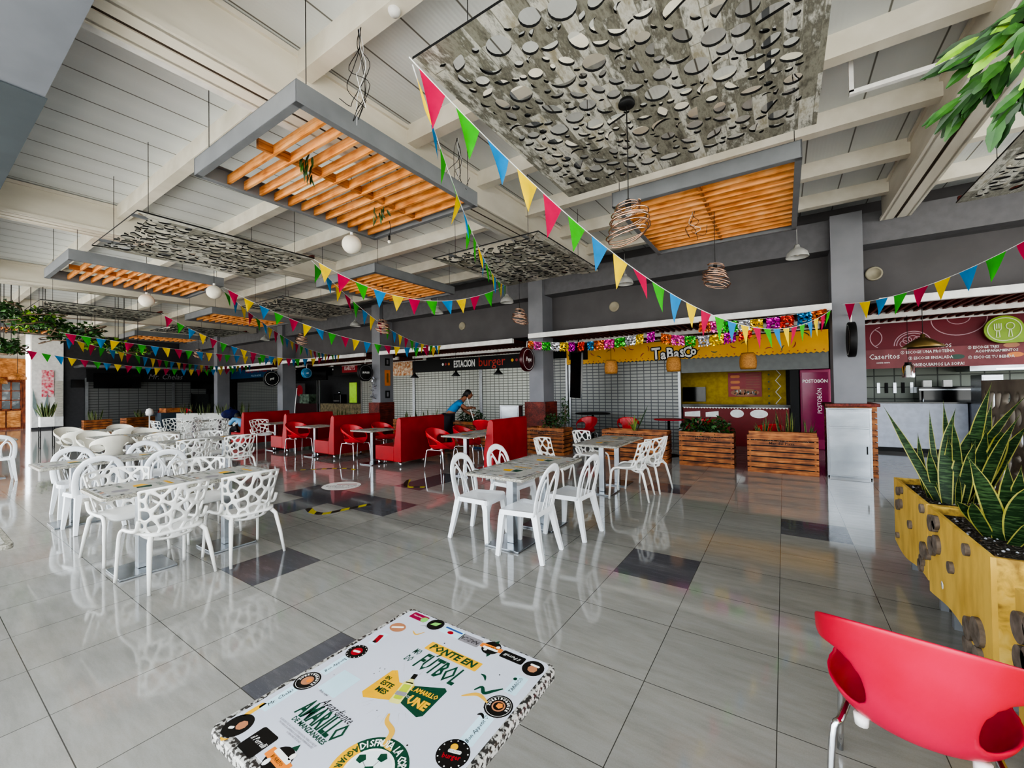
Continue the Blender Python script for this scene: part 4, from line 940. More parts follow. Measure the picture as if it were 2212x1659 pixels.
wav = lambda ph: (lambda y: .2+.035*sin(y*5.2+ph))
yellow_planter((.80, 2.88, 0), 1.02, .55, .75, wav(-1.2), [(.04+.78, .66, .035), (.9, .66, .054), (.80, .69, .044), (.9, .51, .061), (.80, .55, .059), (.54, .5, .034), (.28, .69, .032), (.27, .28, .059), (.15, .32, .07), (.3, .18, .04), (.15, .2, .047), (1.0, .42, .035)],
               'yellow plywood planter in the middle of the row, grey discs on its face', sticker=(.74, .32))
yellow_planter((.80, 3.93, 0), 1.0, .55, .75, wav(1), [(.06, .41, .06), (.0+.1, .33, .04), (.14, .28, .043), (.79, .67, .035), (.68, .70, .029), (.81, .55, .043), (.72, .58, .039), (.42, .49, .032), (.07, .7, .032), (.85, .28, .024)],
               'yellow plywood planter farthest from the camera')
yellow_planter((.76, 1.5, 0), 1.0, .55, .75, wav(.4), [(.93, .62, .06), (.83, .65, .055), (.92, .49, .062), (.85, .52, .06), (.45, .5, .05), (.6, .66, .04)], 'yellow plywood planter nearest, cut by the right edge')
def big_snake(label, loc, leaves):
    t = thing('snake_plant', label, 'plant', loc, 0, SG); q = MB(); lx, ly, lz = loc
    for i, (bx, by, tx_, ty, tz, w, bend, tw) in enumerate(leaves):
        blade(q, (bx-lx, by-ly, -.03), (tx_-lx, ty-ly, tz-lz), w, bend, tw, 14)
    q.build('leaves', t)
big_snake('tall snake plant with long variegated leaves in the far yellow planter', (1.0, 4.4, .7), [
    (.95, 4.32, .66, 4.40, 1.41, .034, (.07, 0, -.12), 1.6), (.97, 4.28, .94, 4.45, 1.38, .02, (-.03, 0, 0), 1.2), (.97, 4.23, 1.07, 4.4, 1.39, .047, (-.05, 0, 0), 1.5), (1.01, 4.25, 1.16, 4.35, 1.30, .05, (-.03, 0, .02), 1.7), (.96, 4.7, .91, 4.65, 1.03, .03, (0, 0, 0), 1.4),
    (1.1, 4.48, 1.2, 4.2, 1.58, .042, (-.02, 0, 0), 1.3), (1.12, 4.5, 1.36, 4.15, 1.52, .042, (-.08, 0, .05), 1.9), (1.12, 4.4, 1.2, 4.1, 1.25, .055, (.14, 0, .26), 1.6), (1.08, 4.39, 1.17, 4.2, 1.28, .045, (.05, 0, 0), 1.5),
    (1.0, 4.35, 1.0, 4.3, 1.2, .04, (.03, 0, 0), 1.4), (1.06, 4.3, 1.13, 4.25, 1.18, .042, (.0, 0, .03), 1.7), (1.15, 4.45, 1.28, 4.4, 1.3, .04, (0, 0, .05), 1.5), (.92, 4.4, .86, 4.4, 1.2, .022, (-.02, 0, 0), 1.3), (1.02, 4.2, .99, 4.05, .95, .018, (0, 0, 0), 1.5), (1.2, 4.6, 1.3, 4.55, 1.45, .04, (0, 0, 0), 1.2), (1.1, 4.6, 1.05, 4.6, 1.45, .03, (0, 0, 0), 1.6), (1.0, 4.5, 1.02, 4.4, 1.06, .045, (.05, 0, 0), 1.6), (.98, 4.35, .9, 4.3, 1.1, .035, (-.03, 0, 0), 1.5), (1.05, 4.4, 1.0, 4.2, 1.33, .03, (.04, 0, 0), 1.2), (1.15, 4.35, 1.3, 4.1, 1.38, .038, (-.04, 0, 0), 1.7), (1.2, 4.5, 1.4, 4.3, 1.3, .04, (0, 0, .08), 1.5)])
big_snake('broad-leaved snake plant in the middle yellow planter', (1.0, 3.45, .7), [
    (.99, 3.42, .84, 3.3, 1.18, .048, (.05, 0, -.02), 1.5), (1.01, 3.45, .99, 3.3, 1.16, .045, (.02, 0, 0), 1.7), (1.0, 3.5, .79, 3.3, .92, .034, (-.02, 0, .04), 1.6), (1.05, 3.46, 1.04, 3.3, 1.14, .04, (0, 0, 0), 1.4), (1.1, 3.38, 1.2, 3.3, 1.27, .045, (.03, 0, 0), 1.6),
    (.97, 3.45, .85, 3.28, .93, .036, (-.04, 0, .04), 1.5), (1.03, 3.4, 1.09, 3.25, 1.08, .05, (-.05, 0, .05), 1.6), (1.12, 3.5, 1.25, 3.5, 1.2, .045, (0, 0, 0), 1.5), (1.15, 3.35, 1.2, 3.1, 1.1, .05, (0, 0, .05), 1.6), (1.05, 3.55, .95, 3.6, 1.1, .04, (0, 0, 0), 1.4), (1.08, 3.3, 1.1, 3.1, 1.0, .045, (.05, 0, 0), 1.7), (1.18, 3.4, 1.3, 3.3, 1.05, .05, (0, 0, .05), 1.5), (1.0, 3.35, 1.03, 3.2, .88, .03, (.03, 0, 0), 1.5), (1.08, 3.42, 1.15, 3.35, 1.32, .038, (-.02, 0, 0), 1.4), (1.02, 3.5, .93, 3.45, 1.05, .032, (0, 0, 0), 1.7), (1.2, 3.3, 1.33, 3.15, 1.22, .042, (0, 0, .04), 1.6)])
# carved screen behind the planters
t = thing('carved_screen', 'grey-brown openwork screen of leaf shapes behind the yellow planters', 'screen', (1.52, .6, 0))
rnd = random.Random(12); sds = [(rnd.uniform(0, 1), rnd.uniform(0, 1)) for _ in range(520)]
sds = [s for i, s in enumerate(sds) if all(((s[0]-q_[0])*4.9)**2+((s[1]-q_[1])*1.5)**2 > .0075 for q_ in sds[:i])]
def hs(u, v):
    if u < .012 or u > .988 or v < .05 or v > .93: return False
    d = sorted(((u-a)*4.9*1.25+(v-c)*.4)**2+((v-c)*1.5*.8)**2 for a, c in sds if abs(u-a) < .08); return (sqrt(d[1])-sqrt(d[0]))*.5 > .02
vs, fs = grid_shell(294, 90, lambda u, v: (0, 4.9*u, .02+1.58*v), hs, 3)
q = MB(); q.add(vs, fs, mat('screen_resin', '#6f665c', .7, col2='#554d45', scale=4), True); q.build('panel', t, solid=.03)
# hanging ivy at far left, leafy branch top right
def vine_mass(label, x, boxes, seed, size):
    t = thing('hanging_ivy', label, 'plant', (x, 0, 0)); q = MB()
    for i, (c, r, n) in enumerate(boxes): leafy(q, (c[0]-x, c[1], c[2]), r, n, size, [LEAFD, LEAFM, LEAFM, LEAFL] if i % 2 else [LEAFD, LEAFM], seed+i)
    q.build('leaves', t); q = MB(); rnd = random.Random(seed)
    for c, r, n in boxes:
        for k in range(5): q.sweep(bez([(c[0]-x+rnd.uniform(-1, 1)*r[0], c[1]+rnd.uniform(-1, 1)*r[1]*1.2, c[2]+rnd.uniform(-.6, .8)*r[2]) for _ in range(4)], 4), .014, None, BARK, 5, up=None)
    q.build('branches', t)
    q = MB()
    for k in range(16):
        c, r, n = rnd.choice(boxes); xx, yy = c[0]-x+rnd.uniform(-1, 1)*r[0], c[1]+rnd.uniform(-1, 1)*r[1]; q.sweep([(xx, yy, c[2]), (xx, yy, 4.6)], .006, None, CABLE, 5, up=None)
    q.build('hanging_cords', t)
vine_mass('tangled ivy hung under the roof at the far left', -16, [((-16, 1.45, 3.6), (1, .35, .35), 420), ((-16.1, 2.1, 3.4), (1, .45, .42), 700), ((-16, 2.8, 3.2), (1, .5, .33), 700), ((-16.2, 3.4, 3.0), (.9, .45, .22), 520), ((-16, 1.5, 2.75), (.8, .35, .28), 420), ((-16.3, 3.95, 2.88), (.8, .4, .15), 260)], 50, .115)
t = thing('hanging_leaf_branch', 'artificial leafy branch hanging at the top right corner', 'plant', (.86, 2.62, 2.98)); q = MB(); rnd = random.Random(31)
def bigleaf(q, p, d, L, w, m):
    d = Vector(d).normalized(); s = d.cross(Vector((rnd.uniform(-.4, .4), -1, rnd.uniform(-.5, .5)))).normalized(); u_ = s.cross(d); vs = []; n = 7
    for i in range(n+1):
        f = i/n; c = p+d*L*f-Vector((0, 0, 1))*L*.18*f*f; ww = w*sin(pi*min(1, f*.93+.05))**.75*(1 if i % 2 else .86)
        vs += [c-s*ww+u_*ww*.25, c, c+s*ww+u_*ww*.25]
    q.add(vs, [x for i in range(n) for x in ((3*i, 3*i+1, 3*i+4, 3*i+3), (3*i+1, 3*i+2, 3*i+5, 3*i+4))], m, False)
sprigs = [((.25, 0, .30), (-.5, 0, -.6)), ((.12, .02, .22), (-.8, 0, -.5)), ((.05, 0, .1), (-.9, 0, -.35)), ((.02, .05, 0), (-.7, 0, -.55)), ((.06, 0, -.08), (-.5, 0, -.8)), ((.12, 0, .05), (-.2, 0, -1)), ((.2, .05, .1), (.3, 0, -.8)), ((.22, 0, -.15), (-.1, 0, -1)), ((.3, 0, .2), (-.1, .1, -.9)), ((-.02, 0, -.02), (-.8, 0, -.7)), ((.28, 0, -.02), (.1, 0, -1)), ((.1, .05, .16), (-.6, .1, -.1))]
for k, (p, d) in enumerate(sprigs):
    p = Vector(p); d = Vector(d).normalized()
    for j in range(12):
        pp = p+d*(.018*j)+Vector((rnd.uniform(-.02, .02), rnd.uniform(-.03, .03), rnd.uniform(-.02, .02))); dd = d+Vector((rnd.uniform(-.7, .7), rnd.uniform(-.4, .4), rnd.uniform(-.5, .4)))
        bigleaf(q, pp, dd, rnd.uniform(.11, .17), rnd.uniform(.02, .03), LEAFL if (j+k*3) % 11 == 0 else rnd.choice((LEAFM, LEAFD, LEAFM)))
q.build('leaves', t); q = MB(); q.sweep(bez([(.14, 0, -.12), (.17, 0, .05), (.2, 0, .2), (.3, 0, .5), (.34, 0, 1.9)], 5), .008, None, mat('dry_twig', '#b09468', .8), 6, up=None); q.sweep(bez([(.16, 0, 0), (.05, 0, .05), (0, 0, -.02)], 4), .006, None, MATS['dry_twig'], 6, up=None); q.build('twig', t)
t = thing('leaf_spray', 'small spray of artificial leaves caught in the nearest pine slats', 'plant', (-3.75, 2.2, 3.78)); q = MB(); rnd = random.Random(8)
for j in range(16): bigleaf(q, Vector((rnd.uniform(-.05, .05), rnd.uniform(-.05, .05), rnd.uniform(-.12, .1))), (rnd.uniform(-.5, .5), rnd.uniform(-.3, .3), -1), .1, .018, rnd.choice((LEAFD, LEAFD, LEAFM)))
q.build('leaves', t)
t = thing('leaf_spray', 'dark leaf spray hanging below the middle of the nearest pine slats', 'plant', (-3.95, 3.2, 3.74)); q = MB()
for j in range(12): bigleaf(q, Vector((rnd.uniform(-.1, .08), rnd.uniform(-.05, .05), rnd.uniform(-.14, .06))), (rnd.uniform(-.7, .7), rnd.uniform(-.3, .3), -.8), .08, .016, rnd.choice((LEAFD, LEAFD, LEAFM)))
q.build('leaves', t)
# ------------------------------------------------------------------ bunting and foil garlands
def pline(A, B, sag, n):
    A, B = Vector(A), Vector(B); out = []
    for i in range(n+1):
        s = i/n; p = A*(1-s)+B*s; p.z -= sag*4*s*(1-s); out.append(p)
    return out
def bunting(label, A, B, sag, start=0, sp=.3, wd=.2, hg=.27, seed=0, order=('pink', 'green', 'blue', 'yellow')):
    rnd = random.Random(seed); P = pline(A, B, sag, 60); o = Vector(A); t = thing('pennant_bunting', label, 'bunting', A, 0, 'strings of coloured pennants under the roof')
    q = MB(); q.sweep([p-o for p in P], .004, None, CORD, 5, up=None); q.build('cord', t)
    L = [0]
    for a, b in zip(P, P[1:]): L.append(L[-1]+(b-a).length)
    def at(d):
        for i in range(1, len(L)):
            if L[i] >= d: k = (d-L[i-1])/(L[i]-L[i-1]); return P[i-1]*(1-k)+P[i]*k
        return P[-1]
    d = .08; i = start
    while d+wd < L[-1]:
        a, b = at(d)-o, at(d+wd)-o; sw = Vector((rnd.uniform(-.06, .06), rnd.uniform(-.06, .06), 0)); m = (a+b)/2; h = hg*rnd.uniform(.93, 1.05)
        tip = m+sw+Vector((0, 0, -h)); q = MB(); vs = []; n = 4; nr = (b-a).cross(Vector((0, 0, 1))).normalized(); cr = rnd.uniform(-.02, .02)
        for r_ in range(n+1):
            f = r_/n
            for c in range(3):
                e = c/2; p = (a*(1-e)+b*e)*(1-f)+tip*f+nr*(cr*sin(pi*f)*(1 if c == 1 else -.6)); vs.append(p)
        q.add(vs, [(r_*3+c, r_*3+c+1, r_*3+c+4, r_*3+c+3) for r_ in range(n) for c in range(2)], FLAG[order[i % 4]], True)
        q.build('pennant', t); d += sp*rnd.uniform(.93, 1.07); i += 1
    return t
bunting('long near pennant string from the big perforated panel corner to the yellow stall awning', (-2.0, 1.86, 3.76), (.72, 9.08, 2.9), .92, 0, .31, .22, .28, 1)
bunting('pennant string seen edge-on from the big perforated panel corner to the panel corner further back', (-2.01, 1.9, 3.74), (-4.72, 6.95, 3.72), .35, 1, .3, .2, .27, 2, ('green', 'yellow', 'blue', 'green', ))
bunting('pennant string sagging between two perforated panel corners in the middle distance', (-6.32, 3.78, 3.74), (-4.75, 6.97, 3.72), .48, 3, .31, .22, .28, 3)
bunting('pennant string from the left perforated panel down to the burger stall awning', (-6.34, 3.75, 3.72), (-8.43, 9.08, 2.93), .42, 1, .3, .2, .27, 4)
bunting('pennant string from the far-left slat frame to the burger stall awning', (-9.35, 3.68, 3.72), (-8.5, 9.08, 2.9), .42, 3, .3, .2, .27, 5, ('yellow', 'blue', 'green', 'pink'))
bunting('pennant string from the far-left slat frame toward the third awning', (-9.37, 3.66, 3.68), (-13.5, 9.08, 2.95), .38, 1, .3, .2, .27, 6)
bunting('pennant string from the ivy-side panel corner to the third awning', (-13.8, 3.98, 3.74), (-14.2, 9.08, 2.93), .5, 0, .3, .2, .27, 7)
bunting('upper of the pennant strings leaving the ivy at far left', (-14.2, 2.2, 3.08), (-16, 9.08, 2.9), .12, 0, .3, .21, .27, 8)
bunting('middle of the pennant strings leaving the ivy at far left', (-14.25, 2.25, 2.98), (-20, 9.08, 2.88), .3, 2, .3, .21, .27, 9)
bunting('lowest of the pennant strings leaving the ivy at far left', (-19.1, 2.2, 3.0), (-20.6, 8.9, 2.75), .28, 0, .3, .22, .27, 10)
bunting('pennant string crossing from the first column to the right edge of the picture', (.86, 9.08, 2.98), (3.0, 5.5, 3.75), .38, 2, .31, .22, .28, 11, ('blue', 'green', 'pink', 'yellow'))
def garland(label, A, B, sag, start, seed, sz=.21):
    rnd = random.Random(seed); P = pline(A, B, sag, 40); o = Vector(A); t = thing('foil_garland', label, 'garland', A, 0, 'shiny foil garlands on the yellow stall')
    q = MB(); q.sweep([p-o for p in P], .003, None, CORD, 4, up=None); q.build('cord', t)
    n = int((Vector(B)-Vector(A)).length/(sz+.01)); keys = ['orange', 'pink', 'green', 'silver', 'gold', 'magenta', 'red', 'blue']
    for i in range(n):
        a, b = P[int(i*40/n)]-o, P[min(40, int((i+.93)*40/n))]-o; q = MB(); g = 8; vs = []
        for r_ in range(g+1):
            for c in range(g+1):
                p = a+(b-a)*(c/g)+Vector((rnd.uniform(-.012, .012), rnd.uniform(-.02, .02), -sz*r_/g*1.05)); vs.append(p)
        fs = [(r_*(g+1)+c, r_*(g+1)+c+1, (r_+1)*(g+1)+c+1, (r_+1)*(g+1)+c) for r_ in range(g) for c in range(g) if not (r_ == g-1 and c % 2) and not ((r_, c) in ((3, 2), (3, 5), (5, 3), (5, 4)))]
        q.add(vs, fs, FOIL[keys[(i+start) % 8]], False); q.build('foil_sheet', t)
garland('foil garland along the left half of the yellow stall awning', (-5.45, 9.02, 2.83), (-2.2, 9.02, 2.8), .13, 0, 1)
garland('lower foil garland over the middle of the yellow stall', (-2.16, 9.03, 2.74), (-.45, 9.02, 2.72), .12, 0, 2)
garland('upper foil garland rising to the right end of the yellow stall awning', (-1.4, 8.98, 2.9), (.7, 8.98, 2.92), .07, 0, 3)
# ------------------------------------------------------------------ lamps
def globe(x, y, z, r, zt, label):
    t = thing('globe_lamp', label, 'lamp', (x, y, z), 0, 'pale globe lamps'); q = MB(); q.sphere((0, 0, 0), r, GLOBE, 28); q.build('globe', t)
    q = MB(); q.sweep([(0, 0, r*.95), (0, 0, zt-z)], .004, None, CABLE, 5, up=None); q.lathe([(.02, r*.95), (.02, r+.04)], WHITEP, 10); q.build('cord', t)
globe(-4.83, 3.43, 3.57, .125, 4.6, 'pale globe lamp below the nearest pine slat frame'); globe(-9.3, 3.5, 3.58, .13, 4.6, 'pale globe lamp at the right end of the far-left slat frame'); globe(-10.9, 2.9, 3.52, .13, 4.6, 'pale globe lamp under the far-left slat frame'); globe(-16.2, 3.1, 3.3, .15, 4.6, 'pale globe lamp among the hanging ivy')
def spiral():
    t = thing('spiral_wire_lamp', '', 'lamp', (0, 0, 0)); q = MB(); pts = []; N_ = 120
    for i in range(N_+1):
        f = i/N_; a = 2*pi*5.5*f; r = .07+.085*sin(min(1, f*1.15)*pi*.62)+.012*sin(a*.5+1); pts.append((r*cos(a)+.012*sin(a*1.7), r*sin(a), -.02-.27*f+.03*sin(a+1.3)*(.4+f)))
    q.sweep(pts, .0055, .004, COPPER, 6, up=None)
    pts = [(p[0]*.93, p[1]*.93, p[2]+.025*sin(i*.11)) for i, p in enumerate(pts)]; q.sweep(pts[::2], .005, .004, COPPER, 6, up=None); q.build('shade', t)
    q = MB(); q.lathe([(.018, -.06), (.022, -.04), (.022, .0), (.01, .01)], BLACKM, 12); q.build('socket', t); q = MB(); q.sphere((0, 0, -.09), .03, GLASS, 12); q.build('bulb', t)
    q = MB(); q.sweep([(0, 0, 0), (.004, 0, .35), (0, 0, .72)], .004, None, CABLE, 5, up=None); q.build('cord', t); q = MB(); q.lathe([(.06, .72), (.062, .735), (.05, .76)], BLACKM, 16); q.build('ceiling_cap', t)
    return t
SPI = Proto(spiral)
SPI.put((-.95, 3.06, 2.99), 0, 'large copper spiral lamp hung from the big perforated panel', 'copper spiral wire lamps')
for x, y, z, l in ((-.69, 5.72, 3.13, 'copper spiral lamp under the dense pine frame right of centre'), (-4.1, 6.5, 3.1, 'copper spiral lamp left of the second column'), (-7.0, 5.7, 3.1, 'copper spiral lamp by the third column'), (-10.6, 6.0, 3.15, 'copper spiral lamp over the red booths'), (-16.9, 5.9, 3.15, 'far copper spiral lamp before the dark end wall')):
    SPI.put((x, y, z), z, l, 'copper spiral wire lamps')
def dome():
    t = thing('dome_lamp', '', 'lamp'); q = MB(); q.lathe([(.17, -.14), (.172, -.13), (.15, -.06), (.1, -.01), (.045, .03), (.04, .06), (.03, .08)], LAMPGR, 24, cap=False); q.build('shade', t, solid=.004)
    q = MB(); q.sphere((0, 0, -.07), .045, GLOBE, 12); q.build('bulb', t); q = MB(); q.sweep([(0, 0, .08), (0, 0, .52)], .005, None, LAMPGR, 6, up=None); q.build('cord', t); return t
DOM = Proto(dome)
for x, l in ((.24, 'grey dome lamp just left of the first column'), (-2.8, 'grey dome lamp behind the near bunting'), (-5.87, 'grey dome lamp left of the second column'), (-8.3, 'grey dome lamp right of the third column'), (-12.1, 'grey dome lamp by the third column, hung on a white rod'), (-18.2, 'grey dome lamp by the fourth column')):
    DOM.put((x, 8.7, 3.95), 0, l, 'grey dome lamps along the wall beam')
for k, x in enumerate((1.41, -3.47, -8.38)):
    q = MB(); q.M = T(x, 9.9, 3.6) @ RX(pi/2); q.lathe([(.125, 0), (.13, .01), (.12, .03), (.1, .035), (.095, .02)], mat('speaker_cream', '#a9a18c', .6), 24)
    tag(q.build('wall_speaker'), ['round cream wall speaker right of the first column', 'round cream wall speaker between first and second columns', 'round cream wall speaker between second and third columns'][k], 'speaker', 'round wall speakers')
def wick(): 
    t = thing('wicker_lamp', '', 'lamp'); q = MB(); q.lathe([(.1, 0), (.13, -.04), (.15, -.16), (.145, -.27), (.13, -.32)], WICK, 20, cap=False); q.build('shade', t, solid=.006); q = MB(); q.sweep([(0, 0, -.02), (0, 0, .72)], .004, None, CABLE, 5, up=None); q.lathe([(.1, -.005), (.1, .0)], WICK, 20); q.build('cord', t); return t
WI = Proto(wick)
for x, l in ((-3.38, 'wicker lamp at the left of the yellow stall'), (-1.98, 'wicker lamp in the middle of the yellow stall'), (-.58, 'wicker lamp at the right of the yellow stall')): WI.put((x, 9.35, 2.24), 0, l, 'wicker lamps over the yellow stall')
def cone(m, w, d, zt):
    t = thing('cone_lamp', '', 'lamp'); q = MB(); q.lathe([(w, -d), (w*.45, -.05), (.03, .0), (.03, .04)], m, 20, cap=False); q.build('shade', t, solid=.004); q = MB(); q.sweep([(0, 0, .04), (0, 0, zt)], .005, None, CABLE, 5, up=None); q.lathe([(.022, .02), (.028, .05)], BRASS, 10); q.build('cord', t); return t
CO = Proto(lambda: cone(BLACKM, .14, .13, .75))
for x, l in ((-6.6, 'black cone lamp at the right of the burger stall'), (-8.15, 'black cone lamp in the middle of the burger stall'), (-9.9, 'black cone lamp at the left of the burger stall')): CO.put((x, 9.3, 2.14), 0, l, 'black cone lamps over the burger stall')
o = cone(BRASS, .27, .17, .6); o.location = (1.93, 9.4, 2.35); tag(o, 'aged brass cone lamp over the maroon stall', 'lamp')
t = thing('glass_jar_lamp', 'clear glass jar lamp hanging over the white counter', 'lamp', (1.93, 10.4, 1.95)); q = MB(); q.lathe([(.05, 0), (.085, -.05), (.09, -.25)], GLASS, 20, cap=False); q.build('jar', t); q = MB(); q.lathe([(.045, -.24), (.045, -.02)], mat('lit_tube', '#f4f6f2', .4, emit=.6), 14); q.build('tube', t); q = MB(); q.lathe([(.05, 0), (.05, .03)], BLACKM, 14); q.sweep([(0, 0, .03), (0, 0, .9)], .004, None, CABLE, 5, up=None); q.build('cord', t)
# loose cables, conduit and a bulkhead lamp under the roof
def cables(label, c, seed, n=5, L=.9):
    rnd = random.Random(seed); q = MB(); x, y, z = c
    for i in range(n):
        pts = [(x+rnd.uniform(-.02, .02), y, z)]; 
        for k in range(1, 5): pts.append((x+rnd.uniform(-.05, .05)*k*.7, y+rnd.uniform(-.05, .05)*k*.6, z-L*k/4*rnd.uniform(.85, 1)))
        if i % 2: pts.append((pts[-1][0]+rnd.uniform(-.15, .15), pts[-1][1], pts[-1][2]+.12))
        q.sweep(bez(pts, 5), .0028, None, CABLE if i % 6 else CORD, 5, up=None)
    tag(q.build('loose_cables'), label, 'cables', 'loose cables hanging from the roof')
cables('bundle of loose cables over the nearest pine frame', (-2.79, 2.07, 4.5), 1, 7, .72); cables('tangle of cables between the nearest frame and the bunting', (-3.05, 3.55, 4.45), 2, 7, .6); cables('cable ends at the corner of the big perforated panel', (.12, 4.3, 4.35), 3, 4, .35); cables('short cables in the dense pine frame', (-.9, 5.6, 3.85), 4, 4, .4)
t = thing('bare_bulb', 'bare bulb on a short cable under the nearest pine frame', 'lamp', (-4.3, 3.62, 3.6)); q = MB(); q.sphere((0, 0, -.05), .022, GLOBE, 12); q.build('bulb', t); q = MB(); q.lathe([(.015, -.03), (.015, .03)], BLACKM, 10); q.sweep(bez([(0, 0, .03), (.02, .01, .12), (0, 0, .24)], 5), .004, None, CABLE, 5, up=None); q.build('socket', t)
q = MB(); q.box((.585, 5.1, 4.4), (.62, 5.14, 4.75), WHITEP); q.box((.585, 5.1, 4.38), (1.6, 5.15, 4.42), WHITEP); tag(q.build('white_conduit'), 'white right-angled conduit under the roof at top right', 'conduit')
t = thing('bulkhead_lamp', 'white bulkhead lamp on the purlin at the top of the picture', 'lamp', (-2.47, 2.15, 4.56)); q = MB(); q.lathe([(.001, -.06), (.035, -.055), (.048, -.03), (.048, .03)], WHITEP, 18); q.build('globe', t); q = MB(); q.lathe([(.075, .02), (.08, .05)], WHITEP, 18); q.build('base', t)

# ------------------------------------------------------------------ shop fronts
YS = 12.3
def wbox(name, a, b, m, label, cat, group=None, bevel=0):
    q = MB(); q.box(a, b, m); return tag(q.build(name, bevel=bevel), label, cat, group)
def shutter(x0, x1, z0, z1, m, label):
    t = thing('roller_shutter', label, 'shutter', (x0, YS, 0), 0, 'roller shutters of the stalls'); q = MB(); q.box((0, 0, z0), (x1-x0, .03, z1), m); q.build('curtain', t)
    q = MB(); q.box((-.03, -.04, 0), (.04, .05, z1), ALU); q.build('guide_rail', t); q = MB(); q.box((x1-x0-.04, -.04, 0), (x1-x0+.03, .05, z1), ALU); q.build('guide_rail', t)
shutter(-5.85, -2.45, 0, 2.42, SHUT, 'closed grey perforated shutter of the yellow stall')
shutter(-9.5, -7.3, 0, 2.4, SHUTB, 'bright closed shutter at the right of the burger stall'); shutter(-13.1, -9.55, 0, 2.4, SHUTB, 'bright closed shutter in the middle of the burger stall'); shutter(-15.2, -13.15, 0, 2.35, SHUTB, 'bright closed shutter under the food picture')
shutter(-7.2, -5.95, 0, 2.6, SHUT, 'grey shutter strip behind the second column'); shutter(-16.65, -15.3, 0, 2.5, SHUTB, 'pale shutter strip left of the third column'); shutter(-29.2, -24.0, 0, 2.3, SHUT, 'dark shutter below the blue sign')
wbox('header_box', (-2.4, YS-.02, 1.98), (.9, YS+.25, 2.42), mat('shutter_header', '#6d706e', .45, .3), 'grey rolled-up shutter header over the yellow counter', 'shutter header')
# yellow chili stall
t = thing('shop_sign', 'yellow chili-pepper fascia with white hand-drawn lettering', 'sign', (-2.6, YS-.1, 2.62)); q = MB()
nn = 60; x0, x1 = -3.3, 3.5; poly = [(x1, .28), (x0, .28)]+[(x0+(x1-x0)*i/(2*nn), -.23-(.035 if i % 2 else 0)) for i in range(2*nn+1)]
q.M = RX(pi/2); q.prism(poly, 0, .02, mat('chili_yellow', '#f0b422', .45, col2='#e6a81a', scale=2)); q.build('panel', t)
q = MB(); rnd = random.Random(3)
for i in range(26):
    x, z, a = x0+.15+(x1-x0-.3)*i/26+rnd.uniform(-.08, .08), rnd.uniform(-.12, .2), rnd.uniform(0, 6.28)
    if abs(x) < .5: continue
    q.M = T(x, -.024, z) @ RX(pi/2) @ RZ(a); m = rnd.choice((INKR, INKR, INKR, INKG, mat('chili_brown', '#6b4a12', .5)))
    C = [(.08*cos(u), .045*sin(u)) for u in [pi*k/8 for k in range(9)]]; q.flat(C+[(x_*.9, y_*.45) for x_, y_ in C[::-1]], 0, m)
for i in range(40):
    q.M = T(x0+.08+i*.17, -.024, -.19) @ RX(pi/2); q.flat([(-.02, .012), (.02, .012), (0, -.018)], 0, INKR)
q.M = Matrix.Identity(4); q.build('chili_print', t)
for b_, mm, dy in ((.028, INK, -.03), (0, INKW, -.04)):
    q = MB()
    for k, (ch, sz_, dzz, dx, ro) in enumerate((('T', .46, 0, -.42, .05), ('a', .38, -.03, -.22, 0), ('B', .4, .0, -.04, .05), ('a', .38, -.02, .14, -.05), ('s', .42, .02, .29, .1), ('C', .4, .0, .42, 0), ('o', .3, .03, .58, 0))):
        for ax in ([(0, 0)] if mm is INKW else [(.03*cos(u), .03*sin(u)) for u in [2*pi*k2/8 for k2 in range(8)]]):
            q.M = T(dx-.03+ax[0], dy, dzz-.08+ax[1]) @ RX(pi/2) @ RZ(ro); q.text(ch, mm, sz_, .004, .85, bold=.012)
    q.build('lettering' if mm is INKW else 'letter_outline', t)
wbox('yellow_back_wall', (-2.7, 13.6, .9), (.05, 13.7, 2.2), YWALL, 'mustard painted brick wall inside the open stall', 'wall', None)['kind'] = 'structure'
t = thing('wall_pattern', 'zigzag and dots painted at the right of the mustard wall', 'painting', (-.15, 13.59, 1.5)); q = MB(); pts = [(.0+(.08 if i % 2 else -.04), -.0, .55-.16*i) for i in range(8)]; q.sweep(pts, .012, .002, INKW, 4, sq=True, up=(0, 1, 0)); 
for i in range(5): q.M = T(-.2, 0, .4-.2*i) @ RX(pi/2); q.flat([(.025*cos(a), .025*sin(a)) for a in [2*pi*k/10 for k in range(10)]], 0, INKG)
q.M = Matrix.Identity(4); q.build('pattern', t)
t = thing('menu_poster', 'red menu poster with a plate of food on the mustard wall', 'poster', (-.94, 13.58, 1.64)); q = MB(); q.box((-.42, -.01, -.36), (.42, 0, .34), INKR); q.build('sheet', t); q = MB(); rnd = random.Random(2)
for i in range(3): q.M = T(-.22, -.012, .22-.16*i) @ RX(pi/2); q.flat(rrect(-.14, -.035, .1, .045, .03), 0, INKO)
for i in range(6): q.M = T(.17, -.012, .28-.075*i) @ RX(pi/2); q.flat([(-.14, 0), (.2, 0), (.2, .014), (-.14, .014)], 0, INKT)
q.M = T(0, -.012, -.24) @ RX(pi/2); q.flat([(.36*cos(a), .11*sin(a)) for a in [2*pi*k/20 for k in range(20)]], 0, INKT)
for i in range(40): q.M = T(rnd.uniform(-.28, .28), -.014, rnd.uniform(-.3, -.18)) @ RX(pi/2) @ RZ(rnd.uniform(0, 3)); q.flat([(-.04, 0), (0, .02), (.04, 0), (0, -.02)], 0, rnd.choice((INKG, INKT, INKO, INKW)))
q.M = Matrix.Identity(4); q.build('print', t)
wbox('television', (-2.6, 13.5, 1.14), (-1.96, 13.56, 1.58), BLACKG, 'small black television on the mustard wall', 'television')
